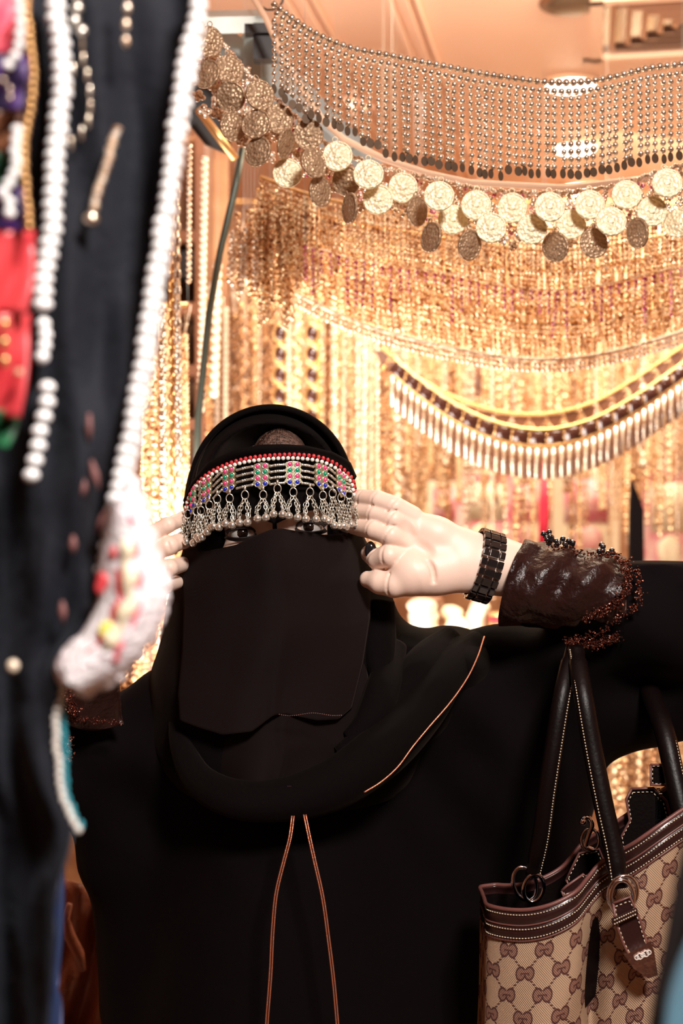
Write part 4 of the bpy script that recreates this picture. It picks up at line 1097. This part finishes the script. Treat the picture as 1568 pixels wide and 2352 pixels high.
b = MB(); c = q(900, 1193, H-.002); d_ = P(868, 1179, H+.004)-P(940, 1215, H+.004); d_ /= np.linalg.norm(d_); a1 = np.cross(d_, (0, 1, 0)); a1 /= np.linalg.norm(a1); a2 = np.cross(d_, a1)
b.ring(c, .0109, .0013, a1, a2, 28, 8); tag(b.build('finger_ring', M['nail']), 'thin dark ring on the ring finger of the open palm', 'ring')

# ------------------------------------------------------------------ handbag
bag = thing('handbag', P(1340, 2600, 1.42), 'cream monogram canvas handbag with brown leather rim hanging from her raised arm', 'handbag')
frt = np.array([(1112, 2128, 1.43), (1122, 2143, 1.40), (1160, 2152, 1.385), (1210, 2154, 1.375), (1265, 2142, 1.370), (1320, 2113, 1.375), (1350, 2078, 1.392), (1375, 2048, 1.400), (1410, 2025, 1.392), (1455, 2000, 1.380), (1510, 1962, 1.378), (1568, 1922, 1.385), (1650, 1870, 1.40), (1720, 1840, 1.43)])
fbt = np.array([(1100, 2620, 1.43), (1112, 2640, 1.395), (1150, 2650, 1.375), (1200, 2655, 1.36), (1270, 2655, 1.355), (1335, 2650, 1.368), (1352, 2640, 1.398), (1380, 2630, 1.385), (1420, 2620, 1.375), (1470, 2610, 1.365), (1530, 2600, 1.365), (1590, 2590, 1.37), (1660, 2570, 1.39), (1730, 2540, 1.43)])
NF = 90
ft = spline(PX([tuple(p) for p in frt]), NF); fbm = spline(PX([tuple(p) for p in fbt]), NF)
us = np.linspace(0, 1, NF)[::-1]
bulge_ = np.clip(np.minimum(us, 1-us)/.14, 0.02, 1)**.5; inset = .012*(1-bulge_)
bt = ft[::-1]+np.c_[0*us, .088*bulge_, 0*us]; bb = fbm[::-1]+np.c_[0*us, .095*bulge_, 0*us]
eb = np.clip(np.minimum(us[::-1], us)/.06, 0, 1); ft[:, 1] += .014*(1-eb)**2; fbm[:, 1] += .016*(1-eb)**2
Lt = np.concatenate([ft, bt]); Lb = np.concatenate([fbm, bb])
nv = 44; G = np.zeros((2*NF, nv, 3))
cum = np.r_[0, np.cumsum(np.linalg.norm(np.diff(Lt, axis=0), axis=1))]
for j in range(nv):
    v = j/(nv-1); row = Lt*(1-v)+Lb*v
    cr_ = .012*np.exp(-((np.arange(2*NF)-NF*.44)/3.0)**2)*min(1, v*3)+.004*np.sin(np.arange(2*NF)*.21+v*4)*v+.0045*np.sin(np.arange(2*NF)*.30+v*9)*min(1, v*2.5)
    row = row+np.c_[np.zeros(2*NF), cr_, np.zeros(2*NF)]; G[:, j] = row
b = MB(); b.grid(G, closed_u=True); b.f.append([i*nv+nv-1 for i in range(2*NF)]); b.m.append(0)
o = b.build('canvas_body', M['canvas'], bag)
uvl = o.data.uv_layers.new(name='UVMap')
for poly in o.data.polygons:
    for li in poly.loop_indices:
        vi = o.data.loops[li].vertex_index; i, j = divmod(vi, nv)
        drop = (Lt[i]-Lb[i]); hgt = np.linalg.norm(drop)*j/(nv-1)
        uvl.data[li].uv = (cum[i]/.0365+.10, -hgt/.0430-.15+Lt[i][2]/.043*0.35)
# leather rim with ridges
def rim(off0, off1, nm, bulge, m=M['leather']):
    G = []
    for i in range(2*NF):
        row = []
        nr = np.array((0, -1 if i < NF else 1, 0.))
        for j in range(9):
            v = j/8; row.append(Lt[i]+np.array((0, 0, off0*(1-v)+off1*v))+nr*(bulge*math.sin(v*PI)+.0015))
        G.append(row)
    b = MB(); b.grid(G, closed_u=True); o = b.build(nm, m, bag); md = o.modifiers.new('s', 'SOLIDIFY'); md.thickness = .002; return o
rim(-.002, .012, 'lower_rim_band', .0022); rim(.012, .027, 'upper_rim_band', .003)
for off, rr, mm, nm in ((.0275, .0022, 'piping', 'rim_piping'), (-.0025, .0011, 'piping', 'rim_piping'), (.0125, .0010, 'piping', 'rim_piping')):
    b = MB(); b.tube([p+np.array((0, -.002 if i < NF else .002, off)) for i, p in enumerate(Lt)], rr, 6, closed=True, up=(0, 0, 1)); b.build(nm, M[mm], bag)
b = MB()
for off in (.0010, .0095, .0235):
    sp = spline(ft+np.array((0, -.0052, off)), 260)
    for i in range(0, 259, 2): b.cyl(sp[i], sp[i]+(sp[i+1]-sp[i])*1.1, .00055, 4)
b.build('rim_stitching', M['thread'], bag)
# dark inside
G = [[p*(1-v)+(p+np.array((0, 0, -.12)))*v+np.array((0, .004 if i < NF else -.004, .02)) for v in (0, .5, 1)] for i, p in enumerate(Lt)]
b = MB(); b.grid(G, closed_u=True); b.build('lining', M['leather_d'], bag)
def plate(nm, pts, Y, m, th=.003, edge=True, parent=None):
    b = MB(); b.prism(PX([(x, y) for x, y in pts], Y), (0, th, 0)); o = b.build(nm, m, parent or bag, smooth=False)
    if edge:
        e = MB(); P_ = PX([(x, y) for x, y in pts], Y-.0006); e.tube(np.concatenate([P_, P_[:1]]), .0014, 6); e.build('edge_piping', M['piping'], o)
        s_ = MB(); cpt = P_.mean(0); Q_ = cpt+(P_-cpt)*.88; Q_ = np.concatenate([Q_, Q_[:1]]); d_ = np.r_[0, np.cumsum(np.linalg.norm(np.diff(Q_, axis=0), axis=1))]
        k = int(d_[-1]/.0022)
        R_ = np.stack([np.interp(np.linspace(0, d_[-1], k), d_, Q_[:, a]) for a in range(3)], 1)
        for i in range(0, k-1, 2): s_.cyl(R_[i]-(0, .0006, 0), R_[i+1]-(0, .0006, 0), .0005, 4)
        s_.build('stitching', M['thread'], o)
    return o
plate('inner_flap', [(1450, 1812), (1500, 1810), (1530, 1840), (1545, 1900), (1500, 1935), (1430, 1975), (1422, 1930), (1446, 1885), (1438, 1835)], 1.455, M['leather_d'])
plate('inner_flap', [(1300, 2020), (1330, 1960), (1375, 1950), (1390, 1985), (1350, 2010), (1310, 2045)], 1.43, M['leather_d'])
plate('inner_flap', [(1290, 2046), (1300, 2036), (1340, 2008), (1348, 2016), (1330, 2045), (1292, 2058)], 1.405, M['leather'])
plate('zip_tab', [(1494, 1757), (1560, 1757), (1560, 1803), (1494, 1803)], 1.445, M['leather_d'])
b = MB()
for i in range(26): b.box(P(1514+((i % 2)-.5)*5, 1812+i*4.2, 1.45), (.0016, .0012, .0006))
b.build('zip_teeth', M['chrome'], bag, smooth=False)
# handles
def handle(pp, r, nm='handle', st=-1):
    b = MB(); sp = spline(PX(pp), 50); b.tube(sp, [r*.85]*4+[r]*42+[r*.85]*4, 14, flat=.85); o = b.build(nm, M['leather_d'], bag); o['label'] = 'dark rolled leather handle'
    s_ = MB(); fine = spline(sp, 170)+np.array((st*r*.72, -r*.66, 0))
    for i in range(0, 168, 2): s_.cyl(fine[i], fine[i]+(fine[i+1]-fine[i])*1.1, .00055, 4)
    s_.build('stitching', M['thread'], o); return o
handle([(1322, 1490, 1.445), (1338, 1590, 1.405), (1362, 1730, 1.390), (1386, 1850, 1.380), (1410, 1960, 1.372), (1422, 2040, 1.366)], .0098, st=-1)
handle([(1315, 1490, 1.455), (1292, 1590, 1.42), (1272, 1710, 1.41), (1255, 1820, 1.41), (1240, 1930, 1.42), (1222, 2010, 1.43)], .0090, st=1)
handle([(1470, 1520, 1.56), (1500, 1610, 1.49), (1528, 1690, 1.45), (1550, 1790, 1.43), (1580, 1920, 1.41), (1600, 2000, 1.40)], .0105, st=1)
# metal fittings
def ringm(px, py, Y, R, e, nm='buckle_ring', r=.0022, a=0.3):
    b = MB(); b.ring(P(px, py, Y), R, r, (math.cos(a), 0, -math.sin(a)), (math.sin(a), 0, math.cos(a)), 26, 8, e=e); b.build(nm, M['chrome'], bag)
ringm(1430, 2052, 1.360, .0135, 1.25); ringm(1428, 2062, 1.357, .011, 1.5, a=.0)
ringm(1205, 2030, 1.43, .0115, 1.5, a=-.3); ringm(1225, 2040, 1.425, .010, 1.4, a=.2)
b = MB(); b.tube(spline(PX([(1335, 1885, 1.43), (1348, 1878, 1.43), (1358, 1890, 1.43), (1350, 1920, 1.43), (1345, 1945, 1.43), (1365, 1955, 1.43)]), 24), .0028, 8); b.sph(P(1338, 1888, 1.428), .004, 2); b.build('clasp_hook', M['chrome'], bag)
b = MB(); b.ring(P(1355, 1930, 1.43), .009, .0018, (1, 0, 0), (0, 0, 1), 20, 6, e=1.3); b.build('clasp_ring', M['chrome'], bag)
st = plate('side_strap', [(1408, 2075), (1446, 2060), (1468, 2110), (1492, 2190), (1455, 2215), (1432, 2170), (1414, 2120)], 1.352, M['leather'], .004)
b = MB(); sp = PX([(1404, 2112), (1462, 2086), (1466, 2100), (1408, 2128)], 1.345); b.prism(sp, (0, .003, 0)); b.build('strap_loop', M['leather'], st, smooth=False)
b = MB()
for r_ in (0, 1):
    A_, B_ = PX([(1410, 2114+r_*9), (1462, 2090+r_*9)], 1.3442)
    for k in range(10): b.cyl(A_+(B_-A_)*k/10, A_+(B_-A_)*(k+.6)/10, .0006, 4)
b.build('loop_stitching', M['thread'], st)
b = MB(); b.prism(PX([(1434, 2195), (1494, 2162), (1502, 2185), (1510, 2240), (1488, 2248), (1455, 2225)], 1.346), (0, .007, 0)); tipo = b.build('metal_tip', M['bronze'], st, smooth=False)
tipo['label'] = 'engraved bronze strap tip'
b = MB()
for k in range(5): b.ring(P(1462+k*7, 2200-k*3, 1.3445), .0028 if k % 2 else .002, .0006, (1, 0, 0), (0, 0, 1), 10, 4)
b.build('engraving', M['white'], tipo)

# ------------------------------------------------------------------ foreground dress with pearl edging, out of focus at the left
dress = thing('embroidered_dress', P(150, 900, .78), 'dark navy dress with white pearl edging hanging close at the left', 'dress')
YD = .76
edge = [(466, -60), (455, 40), (430, 140), (408, 300), (392, 430), (372, 560), (350, 700), (330, 830), (308, 950), (285, 1070), (262, 1170), (245, 1290), (225, 1400), (185, 1470), (150, 1530), (142, 1600), (132, 1680), (138, 1790), (172, 1900), (163, 1960), (140, 2030), (126, 2120), (112, 2250), (100, 2420)]
ed = spline(edge, 120)
G = []
for k, (ex, ey) in enumerate(ed):
    row = []
    for j in range(50):
        v = j/49; x = ex-3+(-260-ex)*v
        row.append(P(x, ey+10*math.sin(v*6), YD+.012*math.sin(v*9+ey*.0022)+.006*math.sin(v*17-ey*.004+2*math.sin(ey*.003))+.004*math.sin(v*31+ey*.011)+.03*v))
    G.append(row)
b = MB(); b.grid(G); o = b.build('cloth_panel', M['navy'], dress); md = o.modifiers.new('s', 'SOLIDIFY'); md.thickness = .003; md.offset = 1
def pearls(pp, w_, pitch, Y, m, nm, hgt=None):
    sp = spline(pp, max(4, int(np.sum(np.linalg.norm(np.diff(np.array(pp, float), axis=0), axis=1))/pitch))); b = MB()
    for i, (x, y) in enumerate(sp):
        s_ = Y/F; b.sph(P(x+rng.normal(0, 1.5), y, Y), (w_*s_*.5, w_*s_*.45, (hgt or pitch*.62)*s_), 2)
    b.build(nm, m, dress)
pearls([(462, -40), (450, 40), (427, 140), (405, 300), (388, 430), (368, 560), (346, 700), (328, 830), (306, 950), (284, 1070), (262, 1170), (247, 1270), (238, 1310)], 44, 27, YD-.008, M['pearl'], 'pearl_edging')
pearls([(470, -40), (458, 60), (440, 160), (415, 310), (400, 430), (382, 560), (362, 700), (343, 830), (320, 960), (296, 1100)], 26, 27, YD-.004, M['pearl'], 'pearl_edging')
pearls([(120, -40), (133, 60), (143, 150), (140, 220), (132, 300), (124, 400), (119, 500), (113, 580), (100, 640), (98, 700)], 50, 27, YD-.014, M['pearl'], 'pearl_braid')
pearls([(100, 745), (104, 790), (100, 820)], 34, 27, YD-.014, M['pearl'], 'pearl_braid')
pearls([(108, 890), (104, 940), (92, 990), (84, 1040), (74, 1092)], 40, 27, YD-.014, M['pearl'], 'pearl_braid')
pearls([(140, 1575), (128, 1655), (130, 1720), (138, 1780), (140, 1820), (152, 1855), (178, 1905)], 18, 17, YD-.012, M['white'], 'white_bead_string')
pearls([(142, 1560), (143, 1640), (150, 1710), (150, 1780), (156, 1830), (170, 1870), (184, 1895)], 13, 19, YD-.008, M['turq'], 'turquoise_bead_string')
pearls([(30, 1528), (30, 1532)], 28, 3, YD-.012, M['cream'], 'loose_pearl', 14)
pearls([(288, -20), (291, 30), (290, 60), (290, 95)], 18, 24, YD-.010, M['pale'], 'small_bead_row')
pearls([(176, -10), (178, 20), (172, 50), (188, 72)], 26, 22, YD-.010, M['bell'], 'silver_charm')
pearls([(190, 100), (192, 300), (160, 330), (168, 160)], 9, 30, YD-.006, M['silverb'], 'tiny_beads')
pearls([(268, 296), (255, 340), (238, 400), (222, 445), (214, 478)], 22, 9, YD-.012, M['pale'], 'bugle_bead')
pearls([(207, 500), (209, 504)], 34, 4, YD-.012, M['silverb'], 'round_stud', 15)
# lace ornament, curling to the left at the foot of the edging
L1 = spline([(262, 1165), (252, 1250), (238, 1320), (240, 1370), (222, 1420), (195, 1465), (160, 1495), (140, 1530), (150, 1565)], 60)
R1 = spline([(300, 1110), (322, 1190), (345, 1260), (362, 1320), (368, 1380), (350, 1440), (318, 1495), (262, 1545), (185, 1580)], 60)
G = [[P(*(a*(1-v)+c*v), YD-.012-.010*math.sin(v*PI)) for v in np.linspace(0, 1, 14)] for a, c in zip(L1, R1)]
b = MB(); b.grid(G); orn = b.build('lace_border', M['lace'], dress); md = orn.modifiers.new('s', 'SOLIDIFY'); md.thickness = .004; md.offset = 1
orn['label'] = 'white and pink lace border'
b = MB()
for k in range(60):
    a = R1[k]; b.sph(P(a[0]+rng.normal(0, 4), a[1]+rng.normal(0, 4), YD-.010), rng.uniform(.0035, .0055), 2)
    if k > 14: a = L1[k]; b.sph(P(a[0]+rng.normal(0, 3)+8, a[1]+rng.normal(0, 3), YD-.012), rng.uniform(.0025, .0045), 2)
b.build('lace_scallops', M['lace'], orn)
def band(f, r, k0, k1, m, nm, dy=0.0):
    pts = [P(R1[k][0]*f+L1[k][0]*(1-f)+4*math.sin(k*.9), R1[k][1]*f+L1[k][1]*(1-f), YD-.0245-dy) for k in range(k0, k1)]
    rr = [r*(.75+.35*math.sin(i*.7))*min(1, (i+1)/4, (len(pts)-i)/4) for i in range(len(pts))]
    b = MB(); b.tube(pts, rr, 8, flat=.45); b.build(nm, m, orn)
band(.62, .0026, 4, 50, M['pinkf'], 'pink_ribbon'); band(.28, .0026, 20, 48, M['redf'], 'red_ribbon'); band(.45, .0042, 12, 46, M['paper'], 'cream_ribbon', .002)
b = MB()
for x, y, r in ((270, 1430, .004), (262, 1500, .0045), (236, 1505, .003), (235, 1335, .004), (228, 1350, .003), (262, 1270, .003), (278, 1478, .003)): b.sph(P(x, y, YD-.023), (r*.8, .0015, r*1.3), 2)
b.build('red_stitches', M['redf'], orn)
b = MB()
for a in range(6): b.sph(P(245+9*math.cos(a), 1448+11*math.sin(a), YD-.025), (.0026, .0014, .0026), 2)
b.build('yellow_flower', M['yell'], orn)
# pinkish flecks on the cloth
FL = mat('fleck_rose', (.22, .09, .085), .6)
for x, y, w_, h_, a in ((218, 1090, 9, 32, .25), (190, 1120, 10, 20, -.1), (235, 1195, 9, 26, -.5), (168, 1250, 9, 20, .0), (144, 1405, 9, 24, .05), (205, 980, 6, 30, 0)):
    b = MB(); c = P(x, y, YD-.011); b.tube([c+(-h_*math.sin(a)*YD/F, 0, h_*YD/F), c, c+(h_*math.sin(a)*YD/F, 0, -h_*YD/F)], [.0008, w_*YD/F, .0008], 8, flat=.4); b.build('embroidery_fleck', FL, dress)
# coloured yoke at far left
pan = thing('embroidered_vest', P(20, 500, .70), 'gaudy embroidered vest of pink, purple, green and red silk at the left edge', 'vest')
def patch(y0, y1, xr0, xr1, m, nm):
    G = []
    for i in range(16):
        u = i/15; row = []
        for j in range(16):
            v = j/15; y = y0+(y1-y0)*v; xr = xr0+(xr1-xr0)*v+10*math.sin(v*PI); row.append(P(-220+(xr+220)*u, y, .715+.006*math.sin(u*14+v*4)))
        G.append(row)
    b = MB(); b.grid(G); o = b.build(nm, m, pan); md = o.modifiers.new('s', 'SOLIDIFY'); md.thickness = .002; return o
patch(-60, 128, 58, 48, M['pinkf'], 'pink_patch'); patch(128, 255, 60, 50, M['purple'], 'purple_patch'); patch(255, 350, 50, 30, M['brown'], 'brown_patch'); patch(350, 430, 38, 38, M['greenf'], 'green_patch')
patch(430, 530, 50, 60, M['purple'], 'purple_patch'); patch(530, 720, 78, 62, M['redf'], 'red_patch'); patch(720, 960, 66, 48, M['redf'], 'red_patch'); patch(940, 1030, 40, 20, M['greenf'], 'green_patch')
def vb(pp, w_, pitch, m, nm):
    sp = spline(pp, max(3, int(np.sum(np.linalg.norm(np.diff(np.array(pp, float), axis=0), axis=1))/pitch))); b = MB()
    for x, y in sp: b.sph(P(x+rng.normal(0, 1), y, .703), (w_*.7/F*.5, w_*.7/F*.5, pitch*.7/F*.6), 2)
    b.build(nm, m, pan)
vb([(58, -30), (68, 90), (76, 170), (70, 250), (56, 330), (60, 430), (68, 520)], 17, 17, M['gold_s'], 'gold_bead_edging')
vb([(44, 0), (46, 60), (42, 100), (36, 125), (18, 150)], 26, 20, M['pearl'], 'white_bead_row')
vb([(8, 185), (24, 215), (22, 225)], 16, 14, M['silverb'], 'silver_bead_row')
vb([(40, 300), (34, 340), (38, 370), (28, 410), (10, 440), (22, 470), (24, 490)], 28, 22, M['pearl'], 'white_bead_row')
vb([(10, 745), (12, 800), (12, 830)], 20, 26, M['gold_s'], 'gold_sequins')
vb([(42, 850), (44, 858)], 20, 6, M['peach'], 'coral_stone')
# blue velvet strip below the dress
t = thing('velvet_scarf', P(110, 2100, .95), 'dark blue velvet scarf end hanging below the turquoise beads', 'scarf')
G = []
for i in range(14):
    u = i/13; row = []
    for j in range(30):
        v = j/29; row.append(P(95-10*v+u*(52-8*v)+5*math.sin(v*6), 1960+v*520, .93+.008*math.sin(u*9+v*4)))
    G.append(row)
b = MB(); b.grid(G); o = b.build('cloth', M['velvet'], t); md = o.modifiers.new('s', 'SOLIDIFY'); md.thickness = .004
b = MB(); b.tube(PX([(95, 1958), (147, 1958)], .93), .004, 8); b.build('hem', M['velvet'], t)
# near dark garment at the lower right corner, with a blue hem
t = thing('dark_garment', P(1600, 2300, .6), 'black garment sleeve close to the camera at the lower right corner', 'garment')
G = []
sp = spline([(1610, 1850), (1575, 1950), (1552, 2060), (1530, 2180), (1508, 2290), (1490, 2420)], 40)
for k, (x, y) in enumerate(sp): G.append([P(x+v*230, y, .62+.010*math.sin(v*9)-.02*math.sin(v*PI)) for v in np.linspace(0, 1, 20)])
b = MB(); b.grid(G); o = b.build('sleeve', M['black'], t); md = o.modifiers.new('s', 'SOLIDIFY'); md.thickness = .003
G = []
sp = spline([(1600, 2150), (1566, 2230), (1545, 2300), (1528, 2420)], 30)
for k, (x, y) in enumerate(sp): G.append([P(x+v*200, y, .585+.006*math.sin(v*9)) for v in np.linspace(0, 1, 12)])
b = MB(); b.grid(G); o = b.build('blue_hem', M['denim'], t); md = o.modifiers.new('s', 'SOLIDIFY'); md.thickness = .003
